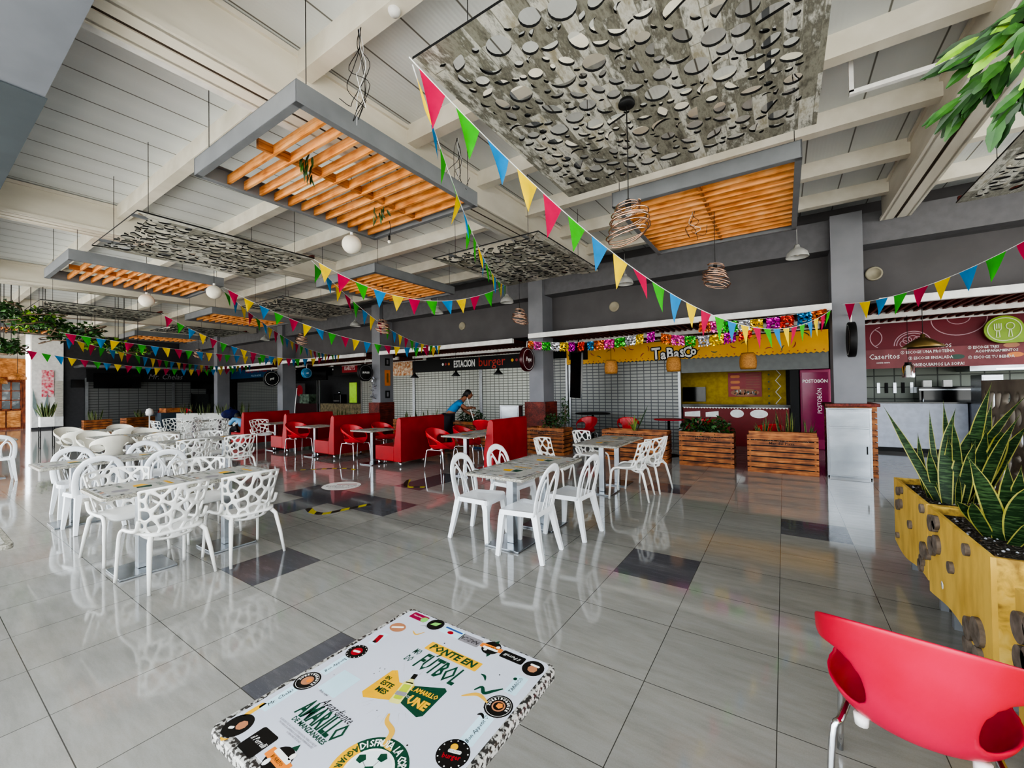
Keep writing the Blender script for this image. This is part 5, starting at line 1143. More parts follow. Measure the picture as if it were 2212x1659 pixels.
t = thing('stall_counter', 'dark counter with a red and white dotted edge under the mustard wall', 'counter', (-2.4, 12.4, 0)); q = MB(); q.box((0, 0, 0), (2.5, .5, 1.02), mat('counter_front_red', '#7a1116', .5)); q.build('front', t); q = MB(); q.box((-.03, -.05, 1.02), (2.53, .55, 1.1), BLACKG); q.build('top', t)
q = MB()
q.M = T(0, -.055, 1.0) @ RX(pi/2); q.flat([(2.48, .026), (.02, .026)]+[(.02+.0365*i, -.014 if i % 2 else .02) for i in range(68)], 0, INKW); q.build('dotted_trim', t)
for x_, w_ in ((.25, .2), (.75, .16), (1.35, .16), (1.85, .2)): q = MB(); q.M = T(x_, -.004, .86) @ RX(pi/2); q.flat([(-w_, -.1), (w_, -.1), (w_, .06), (-w_, .02)] if x_ < 1 else [(w_*cos(a), .11*sin(a)) for a in [2*pi*k/18 for k in range(18)]], 0, INKW); q.build('painted_shape', t)
t = thing('drinks_fridge', 'magenta drinks fridge with white lettering beside the first column', 'fridge', (.33, 12.55, 0)); q = MB(); q.box((0, 0, 0), (.62, .6, 1.98), mat('fridge_magenta', '#9c2358', .35)); q.build('body', t, bevel=.02); q = MB(); q.box((.05, -.012, .25), (.57, 0, 1.9), mat('fridge_door', '#8a1f50', .15)); q.build('door', t)
q = MB(); q.M = T(.31, -.016, 1.68) @ RX(pi/2); q.text('POSTOBÓN', INKW, .11, .002, .85, bold=.002); q.build('lettering', t); q = MB(); q.M = T(.31, -.016, 1.755) @ RX(pi/2); q.flat(arc(0, 0, .14, .3, pi-.3, 10), 0, MATS['fridge_door']); q.build('door_arc', t); q = MB(); q.M = T(.4, -.016, 1.2) @ RX(pi/2) @ RZ(pi/2); q.text('POSTOBÓN', INKW, .13, .002, .9); q.build('lettering', t)
wbox('dark_partition', (.13, 12.45, 0), (.31, 13.6, 2.2), BLACKM, 'black partition with white dotted print by the fridge', 'partition')
# burger stall
t = thing('shop_sign', 'black fascia with white slab letters and a red script word', 'sign', (-10.2, YS-.15, 2.6)); q = MB(); q.box((-2.85, 0, -.24), (2.85, .1, .25), BLACKM); q.build('panel', t)
q = MB(); q.M = T(-.02, -.006, 0) @ RX(pi/2); q.text('ESTACION', INKW, .36, .002, .62, bold=.012); q.build('lettering', t); q = MB(); q.M = T(1.28, -.006, .02) @ RX(pi/2); q.text('burger', mat('sign_red_script', '#c8301f', .4), .48, .002, .95); q.build('red_lettering', t)
q = MB()
for x, m in ((-1.12, INKW), (-.97, INKR), (-.8, INKO), (2.2, INKY), (2.38, INKR), (2.55, INKW)): q.M = T(x, -.006, .03) @ RX(pi/2); q.flat([(.055*cos(a), .055*sin(a)) for a in [2*pi*k/14 for k in range(14)]], 0, m)
q.M = Matrix.Identity(4); q.build('dots', t)
t = thing('food_picture', 'bright food photograph panel left of the burger sign', 'sign', (-14.1, YS-.12, 2.58)); q = MB(); q.box((-1.0, 0, -.32), (1.0, .05, .32), mat('fried_food_print', '#c8742c', .5, col2='#f0e3c8', scale=9, detail=3)); q.build('panel', t)
def round_sign(x, y, z, r, label, word, col, ring=INKW, sz_=.16, bracket=True, extra=None):
    t = thing('round_sign', label, 'sign', (x, y, z), 0, 'round projecting stall signs'); q = MB(); q.M = RY(pi/2); q.lathe([(r*.97, -.05), (r, -.04), (r, .04), (r*.97, .05)], col, 36); q.build('disc', t)
    q = MB()
    for s in (-1, 1):
        q.M = RY(pi/2) @ T(0, 0, s*.052); ring_ = [(r*.86*cos(a), r*.86*sin(a)) for a in [2*pi*k/36 for k in range(37)]]; rin = [(r*.82*cos(a), r*.82*sin(a)) for a in [2*pi*k/36 for k in range(37)]]
        for k in range(36): q.flat([ring_[k], ring_[k+1], rin[k+1], rin[k]], 0, ring)
    q.M = T(.054, 0, 0) @ RZ(pi/2) @ RX(pi/2); q.text(word, INKW, sz_, .001, .85, shear=.15, bold=.003); q.build('lettering', t)
    if bracket: q = MB(); q.sweep([(0, 0, r), (0, .02, r+.16), (0, .3, r+.16)], .012, None, WHITEP, 6, up=None); q.build('bracket', t)
round_sign(-5.48, 9.0, 2.35, .31, 'dark red round sign on the second column', 'Pepe', mat('sign_wine', '#4b0f14', .3))
round_sign(-12.0, 9.0, 2.24, .3, 'black ringed round sign on the third column', 'BURGER', BLACKM, INKGY, .09)
round_sign(-18.3, 9.0, 2.2, .33, 'dark round sign with a pale rim on the fourth column', 'grill', BLACKM, INKW, .13)
round_sign(.98, 9.05, 2.35, .3, 'thin round sign on the first column, seen edge-on', ' ', BLACKM, INKW)
round_sign(-15.6, 9.0, 2.35, .2, 'small blue oval hanging sign near the third awning', 'café', mat('sign_blue', '#2b88b8', .4), INKW, .08)
for k, (y, z, w, h, m, l) in enumerate(((9.66, 2.62, .2, .26, BLACKM, 'black poster at the top of the third column side'), (9.66, 2.06, .24, .55, INKO, 'ochre poster on the third column side'), (9.66, 1.48, .2, .26, BLACKM, 'black poster low on the third column side'))):
    t = thing('poster', l, 'poster', (-11.645, y, z)); q = MB(); q.box((0, -w/2, -h/2), (.008, w/2, h/2), m); q.build('sheet', t); q = MB(); q.box((.008, -.04, -h*.3), (.01, .04, h*.3), INKGY if m is BLACKM else mat('poster_brown', '#8a6a20', .5)); q.build('print', t)
t = thing('television', 'tall black screen tilted beside the second column', 'television', (-4.75, 10.4, 1.95), -.5); q = MB(); q.M = RY(.06); q.box((-.24, -.03, -.62), (.24, .03, .62), BLACKG); q.build('screen', t); q = MB(); q.sweep([(0, .02, .5), (0, .1, 1.0)], .02, None, BLACKM, 6, up=None); q.build('mount', t)
wbox('hanging_box', (-5.15, 10.8, 2.42), (-4.7, 11.1, 2.85), BLACKM, 'small black box hung above the tall screen', 'box')
# open stall between third and fourth columns
t = thing('open_stall', 'open food stall with lime lit panel and pale counter', 'stall', (-18.4, 12.3, 0))
q = MB(); q.box((-1.7, 0, 0), (1.7, .5, 1.02), mat('stall_counter_print', '#9a8a68', .5, col2='#5f5540', scale=7)); q.build('counter', t); q = MB(); q.box((-1.5, 1.6, 1.0), (-.9, 1.64, 2.1), GLOWG); q.build('lime_panel', t)
q = MB(); q.box((-.1, 1.6, 1.2), (.5, 1.64, 2.1), TEALP); q.build('teal_panel', t); q = MB(); q.box((.55, 1.6, 1.3), (1.5, 1.64, 2.15), OLIVEP); q.build('olive_panel', t); q = MB(); q.box((-1.74, -.03, 0), (-1.66, .03, 2.5), ALU); q.box((-1.95, -.03, 0), (-1.9, .03, 2.5), ALU); q.build('post', t)
t = thing('shop_sign', 'black fascia with a red name box, dots and food picture', 'sign', (-18.4, 12.15, 2.72)); q = MB(); q.box((-1.7, 0, -.3), (1.75, .1, .3), BLACKM); q.build('panel', t); q = MB(); q.M = T(1.05, -.008, 0) @ RX(pi/2); q.flat(rrect(-.6, -.2, .6, .2, .04), 0, INKR); q.build('name_box', t); q = MB(); q.M = T(1.05, -.012, 0) @ RX(pi/2); q.text("KARLY'S", INKW, .26, .001, .85, bold=.006); q.build('lettering', t); q = MB(); q.M = T(-1.35, -.008, 0) @ RX(pi/2); q.flat(rrect(-.5, -.28, .5, .28, .1), 0, MATS['fried_food_print']); q.build('food_picture', t); q = MB(); q.M = T(-.3, -.012, 0) @ RX(pi/2); q.flat([(.05*cos(a), .05*sin(a)) for a in [2*pi*k/12 for k in range(12)]], 0, INKW); q.build('dot', t)
t = thing('coffee_machine', 'dark coffee machine on the open stall counter', 'machine', (-18.7, 12.5, 1.02)); q = MB(); q.box((-.3, -.15, 0), (.3, .2, .45), BLACKG); q.build('body', t, bevel=.02); q = MB(); q.box((-.25, -.2, .1), (.25, -.15, .16), STAIN); q.lathe([(.05, .45), (.06, .6), (.02, .62)], STAIN, 12); q.build('trim', t)
wbox('television', (-21.6, 11.9, 2.2), (-18.9, 12.0, 3.0), BLACKG, 'wide black television left of the open stall', 'television')
t = thing('juice_stall', 'dark stall with a red round poster and glass case left of the open stall', 'stall', (-21.7, 12.3, 0)); q = MB(); q.box((-1.6, 0, 0), (1.3, .5, 1.0), mat('maroon_counter', '#3a0d12', .5)); q.build('counter', t); q = MB(); q.box((-1.5, .4, 1.0), (-.5, .45, 2.1), mat('stall_grey', '#4b4445', .6)); q.M = T(-1.0, .39, 1.7) @ RX(pi/2); q.flat([(.32*cos(a), .32*sin(a)) for a in [2*pi*k/20 for k in range(20)]], 0, INKR); q.M = Matrix.Identity(4); q.build('poster_panel', t); q = MB(); q.box((-.4, .05, 1.0), (.5, .45, 1.5), mat('case_glass_green', '#7d8f7c', .1, col2='#3b4a3c', scale=5)); q.build('glass_case', t)
t = thing('shop_sign', 'blue fascia with red and white lettering near the end wall', 'sign', (-27, 12.1, 2.95)); q = MB(); q.box((-2.9, 0, -.42), (2.6, .1, .42), SKYB); q.build('panel', t); q = MB(); q.M = T(.6, -.01, .08) @ RX(pi/2); q.text('KIKIWINGS', INKR, .62, .002, .85, bold=.01); q.M = T(.6, -.01, -.3) @ RX(pi/2); q.text('POLLO & ALITAS', INKLB, .16, .001, 1); q.build('lettering', t)
# maroon stall
t = thing('shop_sign', 'maroon fascia with line drawings of fruit', 'sign', (3.2, YS-.08, 2.72)); q = MB(); q.box((-1.75, 0, -.4), (5.5, .08, .42), MAROON); q.build('panel', t)
q = MB()
def ring(cx, cz, r, a0, a1, w=.008, sx_=1):
    q.M = Matrix.Identity(4); q.sweep([(cx+sx_*r*cos(a0+(a1-a0)*i/24), -.004, cz+r*sin(a0+(a1-a0)*i/24)) for i in range(25)], w, .002, mat('line_white', '#c9a3ab', .5), 4, sq=True, up=(0, 1, 0))
ring(-.85, -.3, .3, 0, pi); ring(-.85, -.3, .26, 0, pi)
for k in range(5):
    a = .25+k*.66; ring(-.85+.14*cos(a), -.3+.14*sin(a), .07, 0, 2*pi, .006)
ring(-.15, .2, .34, pi, 2.1*pi, sx_=1.2); ring(-.15, .22, .13, 0, 2*pi, .006, 1.3); ring(-1.55, -.1, .2, -1.2, 1.2); ring(-1.3, -.1, .25, 1.9, 4.2)
q.build('fruit_drawings', t)
t = thing('fork_spoon_badge', 'lime green round badge with fork and spoon', 'sign', (3.64, YS-.16, 2.63)); q = MB(); q.M = RX(pi/2)
q.prism(arc(0, 0, .27, 0, 1.5*pi, 26)+[(.25, -.27)], 0, .05, mat('badge_lime', '#8fb32a', .4)); q.M = Matrix.Identity(4); q.build('disc', t); q = MB(); lw = mat('badge_line', '#dbe8b4', .4)
def ln(pts, w=.011): q.sweep([(x, -.056, z) for x, z in pts], w, .003, lw, 4, sq=True, up=(0, 1, 0))
ln(arc(0, 0, .225, 0, 2*pi, 30), .008)
for x in (-.13, -.1, -.07, -.04): ln([(x, .12), (x, .02)], .008)
ln(arc(-.085, .02, .045, pi, 2*pi, 8), .008); ln([(-.1, -.03), (-.11, -.15), (-.06, -.15), (-.07, -.03)], .008); ln([(.08+.055*cos(a), .06+.065*sin(a)) for a in [2*pi*k/16 for k in range(17)]], .008); ln([(.07, -.01), (.055, -.15), (.105, -.15), (.09, -.01)], .008); q.build('fork_and_spoon', t)
t = thing('menu_board', 'reddish menu board with white steps lettering over the stall opening', 'menu board', (2.75, YS-.14, 2.15)); q = MB(); q.box((-1.2, 0, -.22), (1.25, .03, .2), MENU); q.build('panel', t)
q = MB()
for s, x, z, sz_ in (('Caseritos', -.88, .04, .17), ('SIGUE LOS PASOS', -.15, .22, .105), ('① ESCOGE UNA PROTEÍNA', -.2, .11, .085), ('③ ESCOGE ENSALADA', -.15, -.02, .085), ('¡TE OBSEQUIAMOS LA SOPA!', -.1, -.165, .09), ('② ESCOGE TRES', .62, .15, .075), ('ACOMPAÑAMIENTOS', .8, .07, .075), ('④ ESCOGE TU BEBIDA', .72, -.05, .08), ('comida casera', -.9, -.09, .05)):
    q.M = T(x, -.004, z) @ RX(pi/2); q.text(s, INKW, sz_, .0015, .78, res=1, bold=.001)
q.build('lettering', t); q = MB()
for x, z, m in ((.25, -.02, INKG), (1.05, -.02, INKO), (1.0, .17, INKT)): q = MB(); q.M = T(x, -.004, z) @ RX(pi/2); q.flat([(.11*cos(a), .05*sin(a)) for a in [2*pi*k/14 for k in range(14)]], 0, m); q.build('dish_picture', t)

t = thing('stall_counter', 'white panelled counter with a black top under the menu board', 'counter', (1.7, 13.0, 0)); q = MB(); q.box((0, 0, .1), (1.65, .5, 1.13), COUNTW); q.box((1.7, -.1, .1), (5.5, .5, 1.13), COUNTW); q.build('front', t); q = MB(); q.box((.03, .03, 0), (5.4, .45, .1), BLACKM); q.build('plinth', t); q = MB(); q.box((-.02, -.03, 1.13), (5.5, .55, 1.16), BLACKG); q.build('top', t)
wbox('tiled_wall', (1.3, 14.4, 0), (6, 14.48, 3.0), STONE, 'greenish stone-tiled kitchen wall behind the white counter', 'wall')['kind'] = 'structure'
t = thing('oven', 'black oven with steel handle in the stall kitchen', 'oven', (2.75, 13.85, .8)); q = MB(); q.box((0, 0, 0), (.95, .5, .7), BLACKG); q.build('body', t, bevel=.01); q = MB(); q.sweep([(.06, -.04, .1), (.06, -.04, .6)], .012, None, STAIN, 6, up=None); q.box((0, -.005, .62), (.95, 0, .65), STAIN); q.build('handle', t); 
for x in (2.85, 3.2): wbox('spice_tin', (x, 13.95, 1.5), (x+.15, 14.1, 1.66), INKW, ['left white tin on the oven', 'right white tin on the oven'][x > 3], 'tin', 'white tins on the oven')
t = thing('cooker_hood', 'stainless cooker hood at the right of the kitchen', 'hood', (3.5, 13.4, 1.85)); q = MB(); q.box((0, 0, 0), (2.2, .9, .12), STAINW); q.box((.1, .1, .12), (2.1, .8, .35), STAIN); q.build('canopy', t); q = MB(); q.box((.4, -.01, .02), (2.0, 0, .05), mat('hood_tube', '#ffffff', .4, emit=2)); q.build('light_strip', t)
t = thing('steel_cabinet', 'narrow steel cabinet at the right end of the counter', 'cabinet', (3.36, 12.25, 0)); q = MB(); q.box((0, 0, 0), (.3, .6, 1.75), STAIN); q.build('body', t, bevel=.01); q = MB(); q.box((.02, -.012, .1), (.28, 0, 1.2), STAIN); q.box((.02, -.012, 1.25), (.28, 0, 1.7), STAIN); q.build('door', t)
for k in range(5): wbox('hanging_utensil', (2.05+.16*k, 14.36, 1.35), (2.11+.16*k, 14.39, 1.62), BLACKM if k % 2 else STAIN, ['first', 'second', 'third', 'fourth', 'fifth'][k]+' utensil from the left on the stone-tiled wall', 'utensil', 'utensils on the kitchen wall')
wbox('speaker_box', (1.5, 12.9, 1.3), (1.6, 13.2, 1.9), BLACKM, 'tall black speaker at the left end of the white counter', 'speaker')

# ------------------------------------------------------------------ bins and column skirt
def bin_(label, loc, rz=0):
    t = thing('litter_bin', label, 'bin', loc, rz, 'stainless litter bins'); q = MB(); q.box((0, 0, .015), (.58, .2, 1.16), STAINW); q.build('body', t, bevel=.006)
    q = MB(); q.box((-.012, -.012, 1.16), (.592, .21, 1.185), STAIN); q.box((-.008, -.01, 0), (.02, .01, 1.17), STAIN); q.box((.56, -.01, 0), (.588, .01, 1.17), STAIN); q.box((0, -.01, 0), (.58, .01, .03), STAIN); q.build('edge_frame', t)
    q = MB(); q.box((.03, -.014, .04), (.55, 0, .84), STAINW); dr = q.build('door', t, bevel=.003); q = MB(); q.box((.515, -.03, .42), (.53, -.014, .55), BLACKM); q.build('handle', dr)
    q = MB(); q.box((.03, -.012, .87), (.55, 0, 1.14), STAINW); q.build('flap', t, bevel=.003); return t
bin_('tall stainless litter bin in front of the first column', (.61, 8.93, 0)); bin_('pale litter bin behind the red divider', (-6.35, 9.02, -.02))
t = plank_planter(.66, .82, 1.2, (.64, 9.15, 0), 'plank skirt boxed around the foot of the first column', txt=False, n=12)
q = MB(); q.box((.6, 9.12, 1.2), (1.34, 10.0, 1.25), DARKRED); tag(q.build('skirt_board', bevel=.005), 'dark red board on top of the plank skirt', 'board')
q = MB(); q.box((-5.72, 9.25, 0), (-5.1, 9.9, 1.25), DARKRED); tag(q.build('skirt_board'), 'dark wooden skirt at the foot of the second column', 'board'); q = MB(); q.box((-12.15, 9.25, 0), (-11.58, 9.9, 1.2), DARKRED); tag(q.build('skirt_board'), 'dark wooden skirt at the foot of the third column', 'board')
t = thing('foil_flower', 'crumpled silver foil decoration hung on the third column', 'decoration', (-11.9, 9.28, 1.75)); q = MB(); rnd = random.Random(6)
for i in range(60): p = Vector((rnd.uniform(-.14, .14), rnd.uniform(-.05, 0), rnd.uniform(-.4, .4))); q.add([p+Vector([rnd.uniform(-.06, .06) for _ in range(3)]) for _ in range(3)], [(0, 1, 2)], FOIL['silver'])
q.build('foil', t)
# ------------------------------------------------------------------ far left end: bar, pier, restaurant
t = thing('bar_front', 'dark bar front with grey shutters on the end wall', 'stall', (-29.95, 5.2, 0))
q = MB(); q.box((0, .3, 0), (.05, 6.5, 2.35), SHUTY); q.build('curtain', t)
for y in (.3, 3.9, 6.5): q = MB(); q.box((.0, y, 0), (.1, y+.12, 2.5), ALU); q.build('post', t)
q = MB(); q.box((0, .35, 2.3), (.2, 7.3, 2.95), BLACKM); q.build('fascia', t); q = MB(); q.M = T(.21, 3.55, 2.6) @ RZ(pi/2) @ RX(pi/2); q.text('Mr. Chelas', INKGY, .42, .003, .85, shear=.35, bold=.002); q.build('lettering', t)
q = MB(); q.box((0, -.1, 2.98), (1.6, 7.5, 3.1), ALU); q.build('canopy', t); q = MB(); q.box((0, 5.6, 0), (.15, 7.3, 2.3), BLACKM); q.build('dark_opening', t)
wbox('television', (-29.6, 5.75, 1.98), (-29.5, 7.6, 2.75), BLACKG, 'wide black television on the bar front', 'television'); wbox('television', (-29.6, 4.95, 2.0), (-29.5, 5.4, 2.4), BLACKG, 'small black television at the left of the bar front', 'television'); wbox('television', (-29.6, 9.9, 1.9), (-29.5, 11.3, 2.4), BLACKG, 'black television at the right of the bar front', 'television')
t = thing('glass_door_cabinet', 'dark framed glass doors beside the bar', 'cabinet', (-29.7, 9.9, 0)); q = MB(); q.box((0, 0, 0), (.1, 1.9, 1.6), mat('smoked_glass', '#2a2e2d', .1)); q.build('glass', t)
for y in (0, .93, 1.86): q = MB(); q.box((.1, y, 0), (.15, y+.06, 1.65), BLACKM); q.build('frame_post', t)
t = thing('floral_panel', 'pink floral panel with big leaf shapes on the white pier', 'wall art', (-29.86, 4.22, 1.9)); q = MB(); q.box((0, -.2, -.35), (.02, .2, .95), mat('pink_floral_print', '#e24a62', .6, col2='#f7d9d8', scale=9, detail=2)); q.build('panel', t)
q = MB(); q.M = RY(pi/2) @ RZ(pi); 
q.M = Matrix.Identity(4)
for y, dy_, z0_ in ((-.36, -.12, -1.3), (-.1, .1, -1.5)): q.add([(.03, y, z0_), (.03, y-.09+dy_*.3, z0_+.5), (.03, y+dy_, z0_+1.4), (.03, y+.07+dy_*.5, z0_+.6)], [(0, 3, 2, 1)], mat('leaf_art_grey', '#8a9a98', .6))
q.build('leaf_shapes', t)
t = thing('louvred_shutter', 'pale louvred shutter right of the floral panel', 'shutter', (-29.86, 4.45, 0)); q = MB()
for i in range(14): q.box((0, 0, .6+i*.125), (.03, .28, .6+i*.125+.11), BEIGES)
q.build('slats', t)
t = thing('square_plant_pot', 'white square pot on a thin black stand before the white pier', 'pot', (-18.7, 2.62, 0)); q = MB(); q.box((-.15, -.15, .66), (.15, .15, .96), WHITEP); q.build('pot', t, bevel=.01)
q = MB()
for x in (-.14, .12):
    for y in (-.15, .13): q.box((x, y, 0), (x+.02, y+.02, .66), BLACKM)
for z in (.02, .35): q.box((-.14, -.15, z), (.14, -.135, z+.015), BLACKM); q.box((-.14, .135, z), (.14, .15, z+.015), BLACKM)
q.build('stand', t)
snake_plant((-18.7, 2.62, .94), 22, .5, .12, 'snake plant in the white square pot', 77, SG, .03, .16)
t = thing('restaurant_front', 'reddish wooden restaurant front beyond the open side', 'building', (-31.5, -4, 0)); q = MB(); q.box((0, 0, 0), (-.2, 7.72, 3.4), FACADE); q.build('wall', t)
q = MB(); q.box((0, 0, 2.55), (.1, 7.7, 3.45), REED); q.build('reed_blind', t); q = MB(); q.box((-.2, -3, 3.46), (-.1, 7.72, 7), BEIGES); q.build('upper_wall', t)
for y in (1.0, 3.0, 5.0, 6.62):
    q = MB(); q.box((0, y, 1.0), (.03, y+.95, 2.3), mat('dim_window_glass', '#51585a', .12, col2='#c9cfd0', scale=2.5, lo=.5, hi=.7)); w_ = q.build('window_pane', t); q = MB()
    for i in range(4): q.box((.03, y+i*.31-.02, .95), (.07, y+i*.31+.03, 2.35), FACADE)
    for i in range(4): q.box((.03, y, .95+i*.45), (.07, y+.95, .99+i*.45), FACADE)
    q.build('window_frame', t); q = MB(); q.box((.0, y, .1), (.05, y+.45, .9), REED); q.box((.0, y+.5, .1), (.05, y+.93, .9), REED); q.build('door_panel', t)
for k, (y, z) in enumerate(((2.75, 2.35), (3.35, 2.55))):
    t = thing('woven_lamp', ['woven dome lamp at the far left before the restaurant', 'larger woven dome lamp beside the white pier'][k], 'lamp', (-30.6, y, z), 0, 'woven dome lamps'); q = MB(); q.lathe([(.3, -.15), (.29, -.02), (.2, .1), (.04, .16)], REED, 18, cap=False); q.build('shade', t, solid=.01); q = MB(); q.sweep([(0, 0, .15), (0, 0, 2.2)], .008, None, CABLE, 5, up=None); q.build('cord', t)
t = thing('lectern', 'slate lectern with an orange wood top by the far planters', 'lectern', (-22.1, 6.55, 0)); q = MB(); q.box((-.35, -.3, 0), (.35, .45, .82), mat('slate_board', '#33404c', .6)); q.build('body', t); q = MB(); q.box((-.4, -.15, .82), (.4, .5, 1.0), PLANK); q.build('top', t)
t = thing('fan_heater', 'white rounded appliance beside the lectern', 'appliance', (-22.4, 6.05, .0)); q = MB(); q.lathe([(.02, 0), (.13, 0), (.03, .05), (.025, .7), (.12, .72), (.14, .85), (.1, .98), (.01, 1.02)], WHITEP, 16); q.build('body', t)
t = thing('white_trough', 'long pale trough of snake plants behind the back chairs', 'planter', (-20.9, 6.5, 0), .45); q = MB(); q.box((0, 0, 0), (2.9, .35, .8), mat('pale_trough', '#b9b8b0', .5)); q.build('box', t); 
for k in range(4): snake_plant((-20.6+.75*k, 6.8+.36*k, .76), 12, .5, .25, ['snake plants at the left end of the pale trough', 'snake plants left of the middle of the pale trough', 'snake plants right of the middle of the pale trough', 'snake plants at the right end of the pale trough'][k], 90+k, SG, .02, .12)

# ------------------------------------------------------------------ people
def skin_body(name, joints, edges, m, parent, sub=2):
    me = bpy.data.meshes.new(name); me.from_pydata([j[0] for j in joints], edges, []); o = bpy.data.objects.new(name, me); COL.objects.link(o); o.parent = parent
    md = o.modifiers.new('skin', 'SKIN'); 
    if not me.skin_vertices: me.attributes.new
    sv = me.skin_vertices[0].data if me.skin_vertices else None
    if sv is None:
        bm = bmesh.new(); bm.from_mesh(me); lay = bm.verts.layers.skin.verify(); bm.verts.ensure_lookup_table()
        for i, j in enumerate(joints): bm.verts[i][lay].radius = j[1] if isinstance(j[1], tuple) else (j[1], j[1]); bm.verts[i][lay].use_root = (i == 0)
        bm.to_mesh(me); bm.free()
    else:
        for i, j in enumerate(joints): sv[i].radius = j[1] if isinstance(j[1], tuple) else (j[1], j[1])
    md.use_smooth_shade = True
    o.modifiers.new('s', 'SUBSURF').render_levels = sub; me.materials.append(m); return o
def hand(parent, c, d, side, m):
    c = Vector(c); d = Vector(d).normalized(); s = Vector(side).normalized()
    J = [(c, .02), (c+d*.045, .024)]; Ed = [(0, 1)]
    for k, L in ((-1.5, .055), (-.5, .065), (.5, .062), (1.5, .048)):
        b_ = len(J); r0 = c+d*.07+s*(k*.014); J += [(r0, .009), (r0+d*L*.5+s.cross(d)*.008, .008), (r0+d*L*.8+s.cross(d)*.03, .007)]; Ed += [(1, b_), (b_, b_+1), (b_+1, b_+2)]
    b_ = len(J); J += [(c+d*.02-s*.028, .011), (c+d*.05-s*.045+s.cross(d)*.015, .009)]; Ed += [(1, b_), (b_, b_+1)]
    skin_body('hand', J, Ed, m, parent, 1)
t = thing('person', 'person in a blue shirt bending forward over a mop behind the nearest booth', 'person', (-7.55, 8.3, 0), -.9)
V = Vector
body = [((0, 0, .93), (.15, .12)), ((0, .12, 1.08), (.14, .11)), ((0, .27, 1.22), (.15, .12)), ((0, .36, 1.3), (.09, .08)), ((0, .43, 1.37), .055), ((0, .5, 1.42), .06),
        ((-.09, 0, .88), .1), ((-.11, .05, .5), .07), ((-.11, -.02, .1), .045), ((-.11, .12, .03), .04), ((.09, 0, .88), .1), ((.12, -.1, .5), .07), ((.12, -.2, .1), .045), ((.12, -.06, .03), .04),
        ((-.19, .3, 1.24), .06), ((-.22, .42, 1.02), .047), ((-.12, .6, .92), .035), ((.19, .3, 1.24), .06), ((.2, .48, 1.1), .047), ((.08, .66, 1.12), .035)]
ed = [(0, 1), (1, 2), (2, 3), (3, 4), (4, 5), (0, 6), (6, 7), (7, 8), (8, 9), (0, 10), (10, 11), (11, 12), (12, 13), (2, 14), (14, 15), (15, 16), (2, 17), (17, 18), (18, 19)]
skin_body('body', body, ed, SKIN, t)
sh = [(V(body[i][0]), tuple((x+.014) for x in (body[i][1] if isinstance(body[i][1], tuple) else (body[i][1],)*2))) for i in (0, 1, 2, 3, 14, 17)]
sh[0] = (V((0, -.03, .88)), (.165, .135))
sh += [(V((-.21, .37, 1.12)), (.062, .062)), (V((.2, .4, 1.17)), (.062, .062))]
skin_body('shirt', sh, [(0, 1), (1, 2), (2, 3), (2, 4), (2, 5), (4, 6), (5, 7)], SHIRT, t)
tr = [(V(body[i][0]), tuple((x+.014) for x in (body[i][1] if isinstance(body[i][1], tuple) else (body[i][1],)*2))) for i in (0, 6, 7, 8, 10, 11, 12)]
skin_body('trousers', tr, [(0, 1), (1, 2), (2, 3), (0, 4), (4, 5), (5, 6)], DENIM, t)
q = MB(); q.sphere((0, .55, 1.46), .1, SKIN, 20, (.78, .95, 1.15)); q.sphere((0, .645, 1.445), .016, SKIN, 8, (.8, 1.3, 1.2)); q.sphere((-.079, .55, 1.455), .022, SKIN, 8, (.4, .8, 1.2)); q.sphere((.079, .55, 1.455), .022, SKIN, 8, (.4, .8, 1.2)); q.sphere((-.03, .635, 1.475), .009, INK, 8); q.sphere((.03, .635, 1.475), .009, INK, 8); q.sphere((0, .632, 1.405), .016, INKR, 8, (1.2, .4, .35)); q.build('head', t)
q = MB(); q.sphere((0, .525, 1.49), .108, HAIR, 20, (.86, .95, 1.05)); q.sphere((0, .43, 1.46), .05, HAIR, 14, (1, 1, 1)); q.sweep(bez([(0, .42, 1.45), (-.01, .37, 1.4), (0, .36, 1.3)], 5), .03, .02, HAIR, 8, up=None); q.build('hair', t)
hand(t, (-.12, .6, .92), (.5, .5, -.1), (0, 0, 1), SKIN); hand(t, (.08, .66, 1.12), (-.4, .5, -.2), (0, 0, 1), SKIN)
q = MB(); q.box((-.15, .02, 0), (-.07, .2, .05), BLACKM); q.box((.08, -.22, 0), (.16, .02, .05), BLACKM); q.build('shoes', t, bevel=.02)
t = thing('mop', 'mop with a pale handle held by the bending person', 'mop', (-7.0, 8.75, 0)); q = MB(); q.sweep([(.12, .1, .05), (-.13, -.17, 1.38)], .012, None, WHITEP, 8, up=None); q.build('handle', t); q = MB(); q.box((-.1, 0, 0), (.35, .18, .05), mat('mop_blue', '#33557a', .9)); q.build('head', t, bevel=.015)
t = thing('mop', 'pale pole leaning behind the farthest booth', 'mop', (-15.2, 8.2, 0)); q = MB(); q.sweep([(0, 0, 0), (.35, 0, 1.75)], .014, None, WHITEP, 8, up=None); q.build('handle', t)
t = thing('person', 'person seated and leaning low on the farthest booth, light blue sleeve', 'person', (-13.85, 5.95, 0), pi/2)
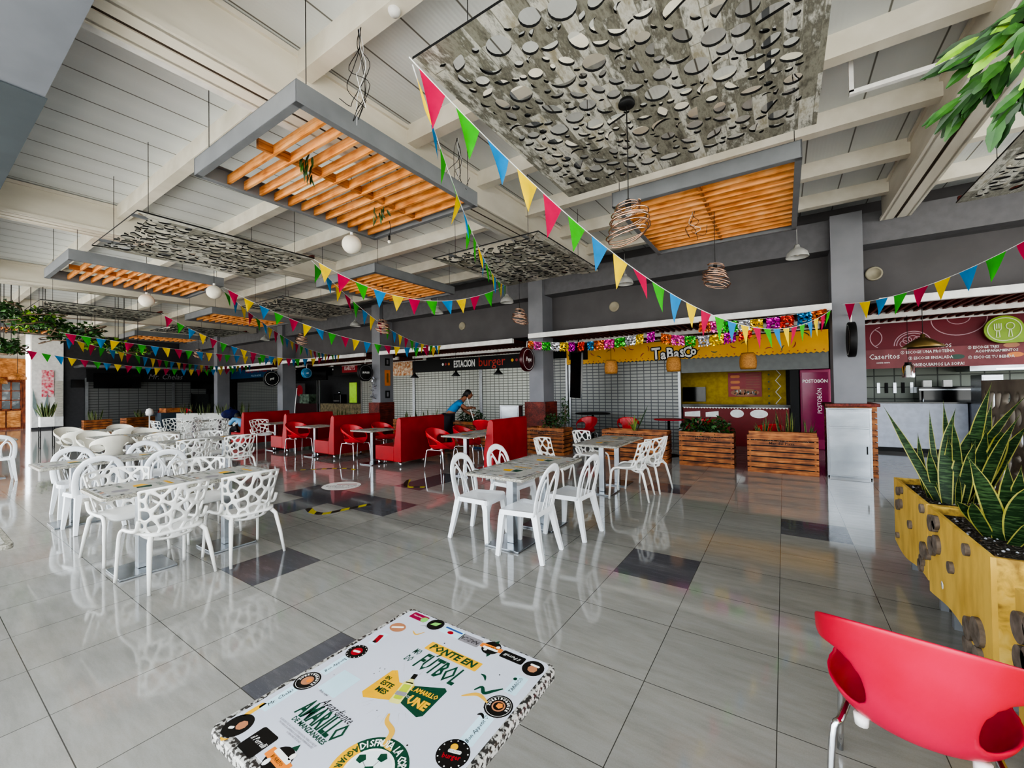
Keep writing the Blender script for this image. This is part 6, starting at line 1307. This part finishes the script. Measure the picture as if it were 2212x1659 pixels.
B2 = [((0, -.12, .56), (.14, .12)), ((0, .02, .72), (.13, .11)), ((0, .16, .8), (.14, .11)), ((0, .25, .82), .05), ((-.1, .02, .52), .085), ((-.12, .42, .5), .065), ((-.12, .42, .1), .045), ((-.12, .54, .04), .035), ((.1, .02, .52), .085), ((.12, .42, .5), .065), ((.12, .42, .1), .045), ((.12, .54, .04), .035), ((-.18, .16, .8), .055), ((-.24, .3, .62), .045), ((-.1, .46, .6), .032), ((.18, .16, .8), .055), ((.24, .3, .62), .045), ((.1, .46, .6), .032)]
e2 = [(0, 1), (1, 2), (2, 3), (0, 4), (4, 5), (5, 6), (6, 7), (0, 8), (8, 9), (9, 10), (10, 11), (2, 12), (12, 13), (13, 14), (2, 15), (15, 16), (16, 17)]
skin_body('body', B2, e2, SKIN, t); g = lambda i, d: (V(B2[i][0]), tuple(x+d for x in (B2[i][1] if isinstance(B2[i][1], tuple) else (B2[i][1],)*2)))
skin_body('shirt', [g(i, .014) for i in (0, 1, 2, 12, 13, 15, 16)], [(0, 1), (1, 2), (2, 3), (3, 4), (2, 5), (5, 6)], LTBLUE, t); skin_body('trousers', [g(i, .014) for i in (0, 4, 5, 6, 8, 9, 10)], [(0, 1), (1, 2), (2, 3), (0, 4), (4, 5), (5, 6)], DENIM, t)
q = MB(); q.sphere((0, .34, .86), .1, SKIN, 18, (.78, .95, 1.1)); q.sphere((0, .435, .85), .015, SKIN, 8); q.sphere((-.03, .42, .875), .008, INK, 6); q.sphere((.03, .42, .875), .008, INK, 6); q.sphere((0, .425, .815), .014, INKR, 8, (1.2, .4, .35)); q.build('head', t); q = MB(); q.sphere((0, .31, .885), .107, HAIR, 18, (.86, .95, 1.02)); q.build('hair', t)
hand(t, (-.1, .46, .6), (.3, .5, -.1), (0, 0, 1), SKIN); hand(t, (.1, .46, .6), (-.3, .5, -.1), (0, 0, 1), SKIN)
t = thing('backpack', 'dark blue backpack on the lattice chair back beside the farthest booth', 'backpack', (-14.62, 5.95, .8)); q = MB(); q.sphere((0, 0, .13), .2, NAVY, 20, (.75, 1.35, .82)); q.sphere((.09, 0, .08), .13, NAVY, 16, (.6, 1.3, .8)); q.build('bag', t); q = MB(); q.sweep(bez([(0, -.05, .28), (0, 0, .35), (0, .05, .28)], 4), .012, None, NAVY, 6, up=None); q.build('strap', t)
